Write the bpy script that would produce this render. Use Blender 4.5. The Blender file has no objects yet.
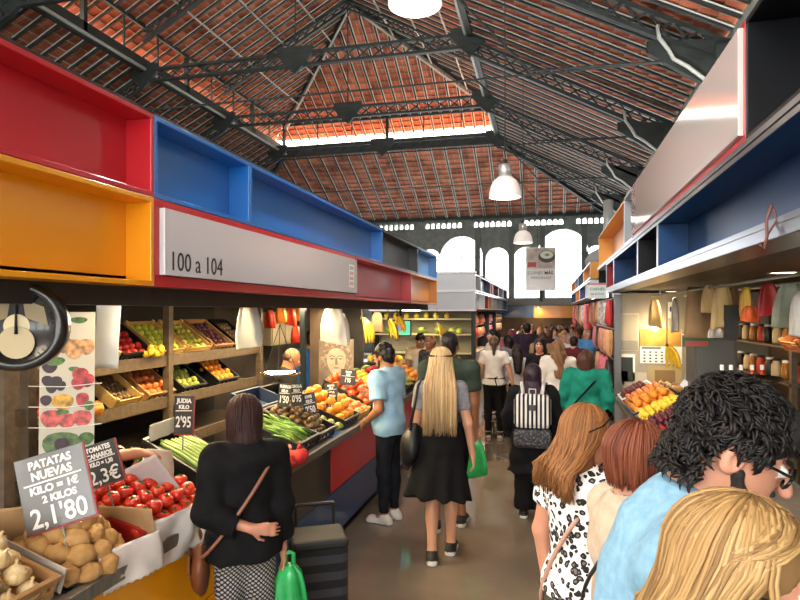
import bpy, math, random
import numpy as np
from mathutils import Vector, Matrix, Euler, noise
rnd = random.Random(11)
SC = bpy.context.scene
COL = SC.collection
PI = math.pi
# ------------------------------------------------------------------ camera frame
YAW = math.atan(148 / 600); SA, CA = math.sin(YAW), math.cos(YAW)
EYE = 2.0; FP = 600.0; HOR = 312.0
def pt(px, py, d):
    u, v = (px - 400) / FP, (HOR - py) / FP
    return Vector((d * (-SA + u * CA), d * (CA + u * SA), EYE + d * v))
def pt_x(px, py, x):
    return pt(px, py, x / (-SA + (px - 400) / FP * CA))
def pt_z(px, py, z):
    return pt(px, py, (z - EYE) * FP / (HOR - py))
cam = bpy.data.cameras.new('camera'); cam.sensor_width = 36; cam.lens = 36 * FP / 800
cam.shift_y = 12 / 800; cam.clip_start = 0.05; cam.clip_end = 300
cam_o = bpy.data.objects.new('camera', cam); COL.objects.link(cam_o)
cam_o.location = (0, 0, EYE); cam_o.rotation_euler = (PI / 2, 0, YAW)
SC.camera = cam_o
VS = SC.view_settings
VS.view_transform = 'Standard'; VS.look = 'None'; VS.gamma = 1; VS.use_curve_mapping = False

# ------------------------------------------------------------------ materials
def lin(h):
    if isinstance(h, str):
        h = h.lstrip('#'); c = [int(h[i:i + 2], 16) / 255 for i in (0, 2, 4)]
    else:
        c = list(h)
    return tuple(x / 12.92 if x <= .04045 else ((x + .055) / 1.055) ** 2.4 for x in c) + (1,)
def _new(name):
    m = bpy.data.materials.new(name); m.use_nodes = True
    nt = m.node_tree; b = nt.nodes['Principled BSDF']
    return m, nt, b
def _coord(nt, scale=(1, 1, 1)):
    tc = nt.nodes.new('ShaderNodeTexCoord'); mp = nt.nodes.new('ShaderNodeMapping')
    mp.inputs['Scale'].default_value = scale
    nt.links.new(tc.outputs['Object'], mp.inputs['Vector'])
    return mp.outputs['Vector']
def _ramp(nt, stops, const=False):
    r = nt.nodes.new('ShaderNodeValToRGB'); e = r.color_ramp.elements
    if const: r.color_ramp.interpolation = 'CONSTANT'
    while len(e) < len(stops): e.new(.5)
    for k, (p, c) in enumerate(stops):
        e[k].position = p; e[k].color = lin(c)
    return r
MATS = {}
def mat(name, col, rough=.6, col2=None, ns=8, stretch=(1, 1, 1), bump=0, metal=0, spec=.5, sheen=0, coat=0, sss=0, detail=3, lo=.35, hi=.65):
    if name in MATS: return MATS[name]
    m, nt, b = _new(name)
    b.inputs['Base Color'].default_value = lin(col); b.inputs['Roughness'].default_value = rough
    b.inputs['Metallic'].default_value = metal; b.inputs['Specular IOR Level'].default_value = spec
    if sheen: b.inputs['Sheen Weight'].default_value = sheen
    if coat: b.inputs['Coat Weight'].default_value = coat; b.inputs['Coat Roughness'].default_value = .08
    if sss:
        b.inputs['Subsurface Weight'].default_value = sss; b.inputs['Subsurface Radius'].default_value = (.02, .008, .004); b.inputs['Subsurface Scale'].default_value = .5
    if col2 or bump:
        n = nt.nodes.new('ShaderNodeTexNoise'); n.inputs['Scale'].default_value = ns; n.inputs['Detail'].default_value = detail
        nt.links.new(_coord(nt, stretch), n.inputs['Vector'])
        if col2:
            r = _ramp(nt, [(lo, col), (hi, col2)])
            nt.links.new(n.outputs['Fac'], r.inputs['Fac']); nt.links.new(r.outputs['Color'], b.inputs['Base Color'])
        if bump:
            bp = nt.nodes.new('ShaderNodeBump'); bp.inputs['Strength'].default_value = bump; bp.inputs['Distance'].default_value = .02
            nt.links.new(n.outputs['Fac'], bp.inputs['Height']); nt.links.new(bp.outputs['Normal'], b.inputs['Normal'])
    MATS[name] = m
    return m
def glow(name, col, strength):
    if name in MATS: return MATS[name]
    m, nt, b = _new(name)
    b.inputs['Base Color'].default_value = lin(col); b.inputs['Emission Color'].default_value = lin(col); b.inputs['Emission Strength'].default_value = strength
    MATS[name] = m; return m
def clear(name, tint=(1, 1, 1), gloss=.06, alpha=.94):
    if name in MATS: return MATS[name]
    m, nt, b = _new(name); nt.nodes.remove(b)
    t = nt.nodes.new('ShaderNodeBsdfTransparent'); t.inputs['Color'].default_value = lin(tint)
    g = nt.nodes.new('ShaderNodeBsdfGlossy'); g.inputs['Roughness'].default_value = .08
    x = nt.nodes.new('ShaderNodeMixShader'); x.inputs['Fac'].default_value = gloss
    nt.links.new(t.outputs[0], x.inputs[1]); nt.links.new(g.outputs[0], x.inputs[2])
    nt.links.new(x.outputs[0], nt.nodes['Material Output'].inputs['Surface'])
    MATS[name] = m; return m
def leopard():
    m, nt, b = _new('leopard_print'); co = _coord(nt)
    n = nt.nodes.new('ShaderNodeTexNoise'); n.inputs['Scale'].default_value = 22; nt.links.new(co, n.inputs['Vector'])
    ad = nt.nodes.new('ShaderNodeVectorMath'); ad.operation = 'MULTIPLY_ADD'; ad.inputs[1].default_value = (.035,) * 3
    nt.links.new(n.outputs['Color'], ad.inputs[0]); nt.links.new(co, ad.inputs[2])
    v = nt.nodes.new('ShaderNodeTexVoronoi'); v.inputs['Scale'].default_value = 36; nt.links.new(ad.outputs[0], v.inputs['Vector'])
    r = _ramp(nt, [(0, '6e655c'), (.2, '141213'), (.47, 'ece7e2')], True)
    nt.links.new(v.outputs['Distance'], r.inputs['Fac']); nt.links.new(r.outputs['Color'], b.inputs['Base Color'])
    b.inputs['Roughness'].default_value = .85
    return m
def woven(name, c1, c2, s, kind='checker'):
    m, nt, b = _new(name); co = _coord(nt)
    if kind == 'checker':
        w = nt.nodes.new('ShaderNodeTexWave'); w.bands_direction = 'DIAGONAL'; w.inputs['Scale'].default_value = s
        mp = nt.nodes.new('ShaderNodeMapping'); mp.inputs['Scale'].default_value = (1, .3, 1); nt.links.new(co, mp.inputs['Vector'])
        w2 = nt.nodes.new('ShaderNodeTexWave'); w2.bands_direction = 'DIAGONAL'; w2.inputs['Scale'].default_value = s
        m2 = nt.nodes.new('ShaderNodeMapping'); m2.inputs['Scale'].default_value = (-1, -.3, 1); nt.links.new(co, m2.inputs['Vector'])
        nt.links.new(mp.outputs[0], w.inputs['Vector']); nt.links.new(m2.outputs[0], w2.inputs['Vector'])
        mm = nt.nodes.new('ShaderNodeMath'); mm.operation = 'MULTIPLY'
        nt.links.new(w.outputs['Fac'], mm.inputs[0]); nt.links.new(w2.outputs['Fac'], mm.inputs[1])
        r = _ramp(nt, [(0, c1), (.22, c2)], True); nt.links.new(mm.outputs[0], r.inputs['Fac'])
    else:
        w = nt.nodes.new('ShaderNodeTexWave'); w.bands_direction = kind; w.inputs['Scale'].default_value = s
        nt.links.new(co, w.inputs['Vector']); r = _ramp(nt, [(0, c1), (.5, c2)], True); nt.links.new(w.outputs['Fac'], r.inputs['Fac'])
    nt.links.new(r.outputs['Color'], b.inputs['Base Color']); b.inputs['Roughness'].default_value = .85
    MATS[name] = m; return m
def tile_mat():
    m, nt, b = _new('roof_tile'); co = _coord(nt)
    t = nt.nodes.new('ShaderNodeTexBrick'); t.offset = 0; t.inputs['Scale'].default_value = 1
    t.inputs['Brick Width'].default_value = .22; t.inputs['Row Height'].default_value = .31; t.inputs['Mortar Size'].default_value = .016
    t.inputs['Color1'].default_value = lin('bd6e50'); t.inputs['Color2'].default_value = lin('985640'); t.inputs['Mortar'].default_value = lin('a08a7a')
    n = nt.nodes.new('ShaderNodeTexNoise'); n.inputs['Scale'].default_value = 1.3; n.inputs['Detail'].default_value = 6
    nt.links.new(co, t.inputs['Vector']); nt.links.new(co, n.inputs['Vector'])
    r = _ramp(nt, [(.3, 'a89a94'), (.6, 'ffffff')]); nt.links.new(n.outputs['Fac'], r.inputs['Fac'])
    mx = nt.nodes.new('ShaderNodeMixRGB'); mx.blend_type = 'MULTIPLY'; mx.inputs['Fac'].default_value = 1
    nt.links.new(t.outputs['Color'], mx.inputs[1]); nt.links.new(r.outputs['Color'], mx.inputs[2]); nt.links.new(mx.outputs[0], b.inputs['Base Color'])
    # curved tile courses
    w = nt.nodes.new('ShaderNodeTexWave'); w.bands_direction = 'Y'; w.wave_profile = 'SAW'; w.inputs['Scale'].default_value = 1 / .31 / 20 * PI * 2
    nt.links.new(co, w.inputs['Vector'])
    bp = nt.nodes.new('ShaderNodeBump'); bp.inputs['Strength'].default_value = .8; bp.inputs['Distance'].default_value = .06
    nt.links.new(w.outputs['Fac'], bp.inputs['Height']); nt.links.new(bp.outputs['Normal'], b.inputs['Normal'])
    b.inputs['Roughness'].default_value = .9; b.inputs['Specular IOR Level'].default_value = .2
    return m
def floor_mat():
    m, nt, b = _new('polished_concrete'); co = _coord(nt)
    n = nt.nodes.new('ShaderNodeTexNoise'); n.inputs['Scale'].default_value = .9; n.inputs['Detail'].default_value = 8; nt.links.new(co, n.inputs['Vector'])
    r = _ramp(nt, [(.3, '5f564a'), (.52, '6f6557'), (.72, '807565')]); nt.links.new(n.outputs['Fac'], r.inputs['Fac']); nt.links.new(r.outputs['Color'], b.inputs['Base Color'])
    n2 = nt.nodes.new('ShaderNodeTexNoise'); n2.inputs['Scale'].default_value = 3; n2.inputs['Detail'].default_value = 5; nt.links.new(co, n2.inputs['Vector'])
    r2 = _ramp(nt, [(.3, (.2,) * 3), (.7, (.38,) * 3)]); nt.links.new(n2.outputs['Fac'], r2.inputs['Fac']); nt.links.new(r2.outputs['Color'], b.inputs['Roughness'])
    b.inputs['Specular IOR Level'].default_value = .6
    return m

# ------------------------------------------------------------------ objects
def link(o, parent=None):
    COL.objects.link(o)
    if parent is not None: o.parent = parent
    return o
def tag(o, label=None, cat=None, group=None, kind=None):
    if label: o['label'] = label
    if cat: o['category'] = cat
    if group: o['group'] = group
    if kind: o['kind'] = kind
    return o
def thing(name, label, cat, M=None, group=None, kind=None):
    o = bpy.data.objects.new(name, None); o.empty_display_size = .05
    if M is not None: o.matrix_world = M if isinstance(M, Matrix) else Matrix.Translation(M)
    link(o); return tag(o, label, cat, group, kind)
def copy_tree(o, parent=None):
    c = o.copy(); COL.objects.link(c)
    if parent is not None: c.parent = parent; c.matrix_parent_inverse = o.matrix_parent_inverse.copy()
    for ch in KIDS.get(o.name, ()): copy_tree(ch, c)
    if o.name in KIDS: KIDS[c.name] = list_children(c)
    return c
KIDS = {}
def list_children(c): return [x for x in c.children]
class MB:
    """collects shapes for one mesh"""
    def __init__(s): s.v, s.f, s.m, s.T = [], [], [], Matrix.Identity(4)
    def add(s, vs, fs, mi=0):
        b = len(s.v); s.v += [s.T @ Vector(v) for v in vs]; s.f += [tuple(b + i for i in f) for f in fs]; s.m += [mi] * len(fs); return s
    def box(s, x0, x1, y0, y1, z0, z1, mi=0):
        return s.add([(x0, y0, z0), (x1, y0, z0), (x1, y1, z0), (x0, y1, z0), (x0, y0, z1), (x1, y0, z1), (x1, y1, z1), (x0, y1, z1)],
                     [(3, 2, 1, 0), (4, 5, 6, 7), (0, 1, 5, 4), (1, 2, 6, 5), (2, 3, 7, 6), (3, 0, 4, 7)], mi)
    def beam(s, p, q, w, h, mi=0, up=(0, 0, 1)):
        p, q, up = Vector(p), Vector(q), Vector(up); d = (q - p).normalized(); a = d.cross(up)
        if a.length < 1e-4: a = d.cross(Vector((1, 0, 0)))
        a.normalize(); b = a.cross(d); a *= w / 2; b *= h / 2
        return s.add([p - a - b, p + a - b, p + a + b, p - a + b, q - a - b, q + a - b, q + a + b, q - a + b],
                     [(3, 2, 1, 0), (4, 5, 6, 7), (0, 1, 5, 4), (1, 2, 6, 5), (2, 3, 7, 6), (3, 0, 4, 7)], mi)
    def tube(s, pts, r, n=8, mi=0, flat=1):
        pts = [Vector(p) for p in pts]; k = len(pts); rs = r if isinstance(r, (list, tuple)) else [r] * k
        vs, fs = [], []; ref = None
        for i, p in enumerate(pts):
            d = (pts[min(i + 1, k - 1)] - pts[max(i - 1, 0)])
            d = d.normalized() if d.length > 1e-9 else Vector((0, 0, 1))
            if ref is None:
                ref = d.cross(Vector((0, 0, 1)));
                if ref.length < 1e-3: ref = Vector((1, 0, 0))
            a = (ref - d * ref.dot(d)).normalized(); ref = a; b = d.cross(a)
            for j in range(n):
                t = 2 * PI * j / n; vs.append(p + (a * math.cos(t) + b * math.sin(t) * flat) * rs[i])
        for i in range(k - 1):
            for j in range(n):
                j2 = (j + 1) % n; fs.append((i * n + j, i * n + j2, (i + 1) * n + j2, (i + 1) * n + j))
        fs += [tuple(range(n - 1, -1, -1)), tuple((k - 1) * n + j for j in range(n))]
        return s.add(vs, fs, mi)
    def lathe(s, prof, n=16, mi=0, c=(0, 0, 0), wob=0, sq=1, cap=True):
        vs, fs = [], []; c = Vector(c)
        for (r, z) in prof:
            for j in range(n):
                t = 2 * PI * j / n; rr = r * (1 + wob * math.sin(3 * t + z * 9)); vs.append(c + Vector((rr * math.cos(t), rr * math.sin(t) * sq, z)))
        for i in range(len(prof) - 1):
            for j in range(n):
                j2 = (j + 1) % n; fs.append((i * n + j, i * n + j2, (i + 1) * n + j2, (i + 1) * n + j))
        flat = not cap or max(z for _, z in prof) - min(z for _, z in prof) < 1e-6
        if prof[0][0] > 1e-6 and not flat: fs.append(tuple(range(n - 1, -1, -1)))
        if prof[-1][0] > 1e-6 and not flat: fs.append(tuple((len(prof) - 1) * n + j for j in range(n)))
        return s.add(vs, fs, mi)
    def prism(s, poly, z0, z1, mi=0):
        n = len(poly); vs = [(x, y, z0) for x, y in poly] + [(x, y, z1) for x, y in poly]
        return s.add(vs, [tuple(range(n - 1, -1, -1)), tuple(range(n, 2 * n))] + [(i, (i + 1) % n, n + (i + 1) % n, n + i) for i in range(n)], mi)
    def ball(s, c, r, n=10, mi=0, sc=(1, 1, 1)):
        pr = [(r * math.sin(PI * i / 6), -r * math.cos(PI * i / 6)) for i in range(7)]
        T = s.T; s.T = T @ Matrix.Translation(Vector(c)) @ Matrix.Diagonal((*sc, 1)); pr[0] = (1e-5, -r); pr[-1] = (1e-5, r)
        s.lathe(pr, n, mi); s.T = T; return s
    def sheet(s, fn, nu, nv, th=.004, mi=0):
        """a surface fn(u,v) with a thickness"""
        P = [[Vector(fn(i / nu, j / nv)) for j in range(nv + 1)] for i in range(nu + 1)]
        N = [[None] * (nv + 1) for _ in range(nu + 1)]
        for i in range(nu + 1):
            for j in range(nv + 1):
                a = P[min(i + 1, nu)][j] - P[max(i - 1, 0)][j]; b = P[i][min(j + 1, nv)] - P[i][max(j - 1, 0)]; N[i][j] = a.cross(b).normalized() * th
        w = nv + 1; t = (nu + 1) * w
        vs = [P[i][j] for i in range(nu + 1) for j in range(w)] + [P[i][j] - N[i][j] for i in range(nu + 1) for j in range(w)]
        fs = []
        for i in range(nu):
            for j in range(nv):
                a, b, c, d = i * w + j, (i + 1) * w + j, (i + 1) * w + j + 1, i * w + j + 1
                fs += [(a, b, c, d), (t + d, t + c, t + b, t + a)]
        rim = [i * w for i in range(nu + 1)] + [nu * w + j for j in range(1, w)] + [i * w + nv for i in range(nu - 1, -1, -1)] + [j for j in range(nv - 1, 0, -1)]
        for k in range(len(rim)):
            a, b = rim[k], rim[(k + 1) % len(rim)]; fs.append((b, a, t + a, t + b))
        return s.add(vs, fs, mi)
    def mesh(s, name, mats, smooth=False):
        me = bpy.data.meshes.new(name); me.from_pydata([tuple(v) for v in s.v], [], s.f)
        for m in (mats if isinstance(mats, (list, tuple)) else [mats]): me.materials.append(m)
        me.polygons.foreach_set('material_index', s.m)
        if smooth: me.polygons.foreach_set('use_smooth', [True] * len(s.f))
        me.update(); return me
    def build(s, name, mats, parent=None, smooth=False, M=None, bevel=0, label=None):
        o = bpy.data.objects.new(name, s.mesh(name, mats, smooth))
        if M is not None: o.matrix_world = M if isinstance(M, Matrix) else Matrix.Translation(M)
        link(o, parent)
        if parent is not None: KIDS.setdefault(parent.name, []).append(o)
        if bevel:
            b = o.modifiers.new('bevel', 'BEVEL'); b.width = bevel; b.segments = 2; b.limit_method = 'ANGLE'
        if label: o['label'] = label
        return o
def T(x, y=None, z=None): return Matrix.Translation(Vector(x) if y is None else Vector((x, y, z)))
def RZ(a): return Matrix.Rotation(a, 4, 'Z')
def RX(a): return Matrix.Rotation(a, 4, 'X')
def RY(a): return Matrix.Rotation(a, 4, 'Y')
def face_m(loc, yaw=0, tilt=0, roll=0):
    """local x to the side, local y up, local z out of the face; yaw 0 looks along -Y"""
    return T(loc) @ RZ(yaw) @ RX(PI / 2 - tilt) @ RZ(roll)
def lettering(body, size, m, M, parent, bold=0, align='CENTER', name='lettering', sx=1):
    cu = bpy.data.curves.new(name, 'FONT'); cu.body = body; cu.size = size; cu.align_x = align; cu.align_y = 'CENTER'; cu.offset = bold; cu.extrude = .0008; cu.resolution_u = 3
    tmp = bpy.data.objects.new('tmp', cu); COL.objects.link(tmp)
    dg = bpy.context.evaluated_depsgraph_get(); dg.update()
    me = bpy.data.meshes.new_from_object(tmp.evaluated_get(dg)); bpy.data.objects.remove(tmp); bpy.data.curves.remove(cu)
    me.materials.clear(); me.materials.append(m); me.name = name
    o = bpy.data.objects.new(name, me); o.matrix_world = M @ Matrix.Diagonal((sx, 1, 1, 1)); link(o, parent); KIDS.setdefault(parent.name, []).append(o)
    return o
# ------------------------------------------------------------------ bodies: distance fields turned into one continuous mesh
class Pr:
    __slots__ = ('fn', 'lo', 'hi', 'm', 'k', 'op')
    def __init__(s, fn, lo, hi, m, k, op): s.fn, s.lo, s.hi, s.m, s.k, s.op = fn, np.array(lo), np.array(hi), m, k, op
def rc(a, b, ra, rb, m=0, k=.03, op='u', flat=False, off=0):
    a, b = np.array(a, float), np.array(b, float); ra, rb = ra + off, rb + off; ba = b - a; L2 = max(ba @ ba, 1e-9); L = math.sqrt(L2)
    def fn(X, Y, Z):
        x, y, z = X - a[0], Y - a[1], Z - a[2]
        pr = (x * ba[0] + y * ba[1] + z * ba[2]) / L2; t = np.clip(pr, 0, 1)
        d = np.sqrt((x - t * ba[0]) ** 2 + (y - t * ba[1]) ** 2 + (z - t * ba[2]) ** 2) - (ra + (rb - ra) * t)
        return np.maximum(d, (pr - 1) * L) if flat else d
    r = max(ra, rb)
    return Pr(fn, np.minimum(a, b) - r, np.maximum(a, b) + r, m, k, op)
def el(c, r, R=None, m=0, k=.03, op='u', off=0):
    c = np.array(c, float); r = np.array(r, float) + off; R = np.eye(3) if R is None else np.array(R, float)
    def fn(X, Y, Z):
        x, y, z = X - c[0], Y - c[1], Z - c[2]
        q = [(R[0, i] * x + R[1, i] * y + R[2, i] * z) for i in range(3)]
        k0 = np.sqrt((q[0] / r[0]) ** 2 + (q[1] / r[1]) ** 2 + (q[2] / r[2]) ** 2)
        k1 = np.sqrt((q[0] / r[0] ** 2) ** 2 + (q[1] / r[1] ** 2) ** 2 + (q[2] / r[2] ** 2) ** 2)
        return k0 * (k0 - 1) / np.maximum(k1, 1e-6)
    e = np.sqrt(((R * r) ** 2).sum(axis=1))
    return Pr(fn, c - e, c + e, m, k, op)
def fc(a, b, ra, rb, sq, R=None, m=0, k=.03, flat=False, off=0):
    """a cone whose section is squashed to sq along the body's own y axis"""
    a, b = np.array(a, float), np.array(b, float); R = np.eye(3) if R is None else np.array(R, float); ra, rb = ra + off, rb + off
    A, B = R.T @ a, R.T @ b; A2, B2 = A * (1, 1 / sq, 1), B * (1, 1 / sq, 1); ba = B2 - A2; L2 = max(ba @ ba, 1e-9); L = math.sqrt(L2)
    def fn(X, Y, Z):
        x = R[0, 0] * X + R[1, 0] * Y + R[2, 0] * Z - A2[0]; y = (R[0, 1] * X + R[1, 1] * Y + R[2, 1] * Z) / sq - A2[1]; z = R[0, 2] * X + R[1, 2] * Y + R[2, 2] * Z - A2[2]
        pr = (x * ba[0] + y * ba[1] + z * ba[2]) / L2; t = np.clip(pr, 0, 1)
        d = np.sqrt((x - t * ba[0]) ** 2 + (y - t * ba[1]) ** 2 + (z - t * ba[2]) ** 2) - (ra + (rb - ra) * t)
        return (np.maximum(d, (pr - 1) * L) if flat else d) * max(.6, sq)
    r = max(ra, rb)
    return Pr(fn, np.minimum(a, b) - r, np.maximum(a, b) + r, m, k, 'u')
def cut(p, n):
    p, n = np.array(p, float), np.array(n, float)
    return Pr(lambda X, Y, Z: (X - p[0]) * n[0] + (Y - p[1]) * n[1] + (Z - p[2]) * n[2], p, p, 0, 0, 'c')
def net(prims, vox, post=None):
    us = [p for p in prims if p.op == 'u']
    lo = np.min([p.lo for p in us], axis=0) - vox * 4; hi = np.max([p.hi for p in us], axis=0) + vox * 4
    n = np.ceil((hi - lo) / vox).astype(int) + 1
    ax = [(lo[i] + vox * np.arange(n[i])) for i in range(3)]
    F = np.full(n, 1.0); Lb = np.zeros(n, np.int16)
    for p in prims:
        if p.op == 'c':
            F = np.maximum(F, p.fn(ax[0][:, None, None], ax[1][None, :, None], ax[2][None, None, :])); continue
        pad = p.k + vox * 3
        i0 = np.clip(np.floor((p.lo - pad - lo) / vox).astype(int), 0, n - 1); i1 = np.clip(np.ceil((p.hi + pad - lo) / vox).astype(int) + 1, 1, n)
        sl = tuple(slice(a, b) for a, b in zip(i0, i1))
        d = p.fn(ax[0][sl[0]][:, None, None], ax[1][sl[1]][None, :, None], ax[2][sl[2]][None, None, :])
        f = F[sl]
        if p.op == 's': F[sl] = np.maximum(f, -d); continue
        Lb[sl][d < f] = p.m
        h = np.maximum(p.k - np.abs(f - d), 0) / max(p.k, 1e-6)
        F[sl] = np.minimum(f, d) - h * h * p.k / 4
    if post is not None: F = F + post(ax[0][:, None, None], ax[1][None, :, None], ax[2][None, None, :])
    S = F < 0
    c = [S[i:n[0] - 1 + i, j:n[1] - 1 + j, k:n[2] - 1 + k] for i in (0, 1) for j in (0, 1) for k in (0, 1)]
    al = np.logical_and.reduce(c); an = np.logical_or.reduce(c); act = an & ~al
    I, J, K = np.nonzero(act); idx = np.full(act.shape, -1, np.int64); idx[I, J, K] = np.arange(len(I))
    acc = np.zeros((len(I), 3)); cnt = np.zeros(len(I))
    cs = [(i, j, k) for i in (0, 1) for j in (0, 1) for k in (0, 1)]
    for a in cs:
        for d in range(3):
            if a[d]: continue
            b = list(a); b[d] = 1
            fa = F[I + a[0], J + a[1], K + a[2]]; fb = F[I + b[0], J + b[1], K + b[2]]
            w = (fa < 0) != (fb < 0); t = np.where(w, fa / np.where(np.abs(fa - fb) < 1e-12, 1, fa - fb), 0)
            q = np.stack([np.full(len(I), float(a[e])) for e in range(3)], 1); q[:, d] += t
            acc[w] += q[w]; cnt[w] += 1
    V = (acc / np.maximum(cnt, 1)[:, None] + np.stack([I, J, K], 1)) * vox + lo
    quads = []
    for d in range(3):
        e = [0, 0, 0]; e[d] = 1
        A = S[:n[0] - e[0], :n[1] - e[1], :n[2] - e[2]]; B = S[e[0]:, e[1]:, e[2]:]
        X = np.stack(np.nonzero(A != B), 1); o1, o2 = [(1, 2), (2, 0), (0, 1)][d]
        X = X[(X[:, o1] > 0) & (X[:, o2] > 0)]
        def ix(s1, s2):
            Y = X.copy(); Y[:, o1] -= s1; Y[:, o2] -= s2; return idx[Y[:, 0], Y[:, 1], Y[:, 2]]
        q = np.stack([ix(1, 1), ix(0, 1), ix(0, 0), ix(1, 0)], 1)
        fl = ~A[X[:, 0], X[:, 1], X[:, 2]]
        q[fl] = q[fl][:, ::-1]; quads.append(q)
    Q = np.concatenate(quads); Q = Q[(Q >= 0).all(axis=1)]
    lab = Lb[np.minimum(I + 1, n[0] - 1), np.minimum(J + 1, n[1] - 1), np.minimum(K + 1, n[2] - 1)]
    lab0 = Lb[I, J, K]; lab = np.maximum(lab, lab0)
    return V, Q, lab[Q[:, 0]]
def net_obj(name, prims, vox, mats, parent=None, post=None):
    V, Q, L = net(prims, vox, post)
    me = bpy.data.meshes.new(name); me.vertices.add(len(V)); me.vertices.foreach_set('co', V.astype(np.float32).ravel())
    me.loops.add(len(Q) * 4); me.loops.foreach_set('vertex_index', Q.astype(np.int32).ravel())
    me.polygons.add(len(Q)); me.polygons.foreach_set('loop_start', np.arange(0, len(Q) * 4, 4, dtype=np.int32))
    mats = mats if isinstance(mats, (list, tuple)) else [mats]
    for m in mats: me.materials.append(m)
    me.polygons.foreach_set('material_index', np.clip(L, 0, len(mats) - 1).astype(np.int32)); me.polygons.foreach_set('use_smooth', np.ones(len(Q), bool))
    me.update(calc_edges=True)
    o = bpy.data.objects.new(name, me); link(o, parent)
    if parent is not None: KIDS.setdefault(parent.name, []).append(o)
    return o
def rotm(axis, a):
    c, s = math.cos(a), math.sin(a)
    return np.array({'x': [[1, 0, 0], [0, c, -s], [0, s, c]], 'y': [[c, 0, s], [0, 1, 0], [-s, 0, c]], 'z': [[c, -s, 0], [s, c, 0], [0, 0, 1]]}[axis])
def V3(*a): return np.array(a, float)
def unit(v): v = np.array(v, float); return v / np.linalg.norm(v)
def folds(a=.004, f=1.0):
    return lambda X, Y, Z: a * (np.sin(31 * f * X + 17 * f * Z + 2) * np.sin(23 * f * Y - 19 * f * Z) + .6 * np.sin(11 * f * X - 41 * f * Z + 5 * Y))
def locks(hp, Hd, s, st, hair, body, hc):
    """locks of hair laid over the head from the crown, one mesh with three tones"""
    c1 = hair[1]; c2 = hair[2] if len(hair) > 2 and hair[2] else c1; L = hair[3] if len(hair) > 3 else .2
    a, b = [np.array([int(c[i:i + 2], 16) for i in (0, 2, 4)], float) for c in (c1, c2)]
    hx_ = lambda v: '%02x%02x%02x' % tuple(int(max(0, min(255, t))) for t in v)
    ms = [mat('lock_' + hx_(v), hx_(v), .5, spec=.3) for v in (a * .75 + b * .15, a * .5 + b * .5, a * .15 + b * .85)]
    m = MB(); r_ = random.Random(int(c1, 16) % 999)
    if st == 'thick':
        for k in range(2100):
            th, u = r_.uniform(0, 2 * PI), r_.uniform(-.35, 1); ph = math.acos(u); n = V3(math.sin(ph) * math.sin(th), math.sin(ph) * math.cos(th), math.cos(ph))
            root = V3(0, -.018, .042) + n * (.08, .1, .088)
            if root[1] > .035 and root[2] < .075: continue
            if abs(root[0]) > .04 and root[2] < .03 and root[1] > -.045: continue
            if root[2] < -.0 and root[1] > -.05: continue
            if r_.random() < .3: xx_ = r_.uniform(-.078, .078); root = V3(xx_, -.108 + .07 * (xx_ / .078) ** 2, r_.uniform(-.085, .03)); n = unit(V3(xx_ * 14, -1, 0))
            fl = V3(r_.uniform(-.8, .8), .9 if root[2] > .06 else -.2, -.5 + r_.uniform(-.5, .5)); fl = unit(fl - n * (fl @ n)); sd = np.cross(n, fl) * r_.uniform(-.8, .8)
            ln = r_.uniform(.028, .05) * (1 if root[2] > .03 else .7)
            P = [root - n * .004, root + n * .012 + fl * ln * .35, root + n * .014 + fl * ln * .75 + sd * ln * .3, root + n * .006 + fl * ln + sd * ln * .7]
            m.tube([hp(*p) for p in P], [.0045 * s, .005 * s, .0034 * s, .0008], 5, r_.choice((0, 0, 1, 2)), .5)
    else:
        dn = np.linalg.inv(Hd) @ V3(0, 0, -1); wavy = st == 'wavy'
        for k in range({'bob': 800, 'long': 1300, 'wavy': 1100}[st]):
            th = r_.uniform(-PI, PI); front = abs(th) < 1.05; p0 = r_.uniform(.03, .75); P = []
            if front and r_.random() < .35: continue
            pm = 1.5; thf = th if not front else math.copysign(r_.uniform(1.3, 1.75), th)
            off = r_.uniform(-.001, .01)
            for i in range(6):
                f = i / 5; ph = p0 + (pm - p0) * f; t = th + (thf - th) * min(1, f * 1.2)
                rr = V3(.087, .107, .1) + off; P.append(V3(0, -.016, .036) + rr * V3(math.sin(ph) * math.sin(t), math.sin(ph) * math.cos(t), math.cos(ph)))
            q = P[-1]; ln = (L + .08) * r_.uniform(.82, 1.08); yb = -.165 - .03 * r_.random(); big = L > .18
            if big and q[1] > .03: ln = min(ln, .3)
            q = P[-1]; inw = V3(-q[0], -(q[1] + .03), 0) * (.2 if st == 'bob' else r_.uniform(-.25, .3))
            if len(hair) > 3 and L < .08 and q[1] > -.02: ln *= .6
            n = 6; w0 = r_.uniform(0, 6)
            for i in range(1, n + 1):
                f = i / n; P.append(q + dn * ln * f + inw * f * f * (0 if big else 1) + (V3(q[0] * .35, (yb - q[1]) if q[1] < .03 else .05, 0) * min(1, (f * ln / .2) ** 1.5) if big else 0) + (V3(math.sin(w0 + 9 * f), math.cos(w0 + 8 * f), 0) * .012 * f if wavy else V3(math.sin(w0), math.cos(w0), 0) * .006 * f))
            R0 = r_.uniform(.0028, .0052) * s; m.tube([hp(*p) for p in P], [R0 * (.5 if i == 0 else (1 if i < len(P) - 3 else (len(P) - i) / 4)) for i in range(len(P))], 5, r_.choice((0, 1, 1, 2, 2)), .5)
    m.build('hair_locks', ms, body, True)
SKIN = {'light': 'c48f70', 'pink': 'c2876c', 'tan': 'a06c4c', 'olive': 'ac7a58'}
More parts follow.
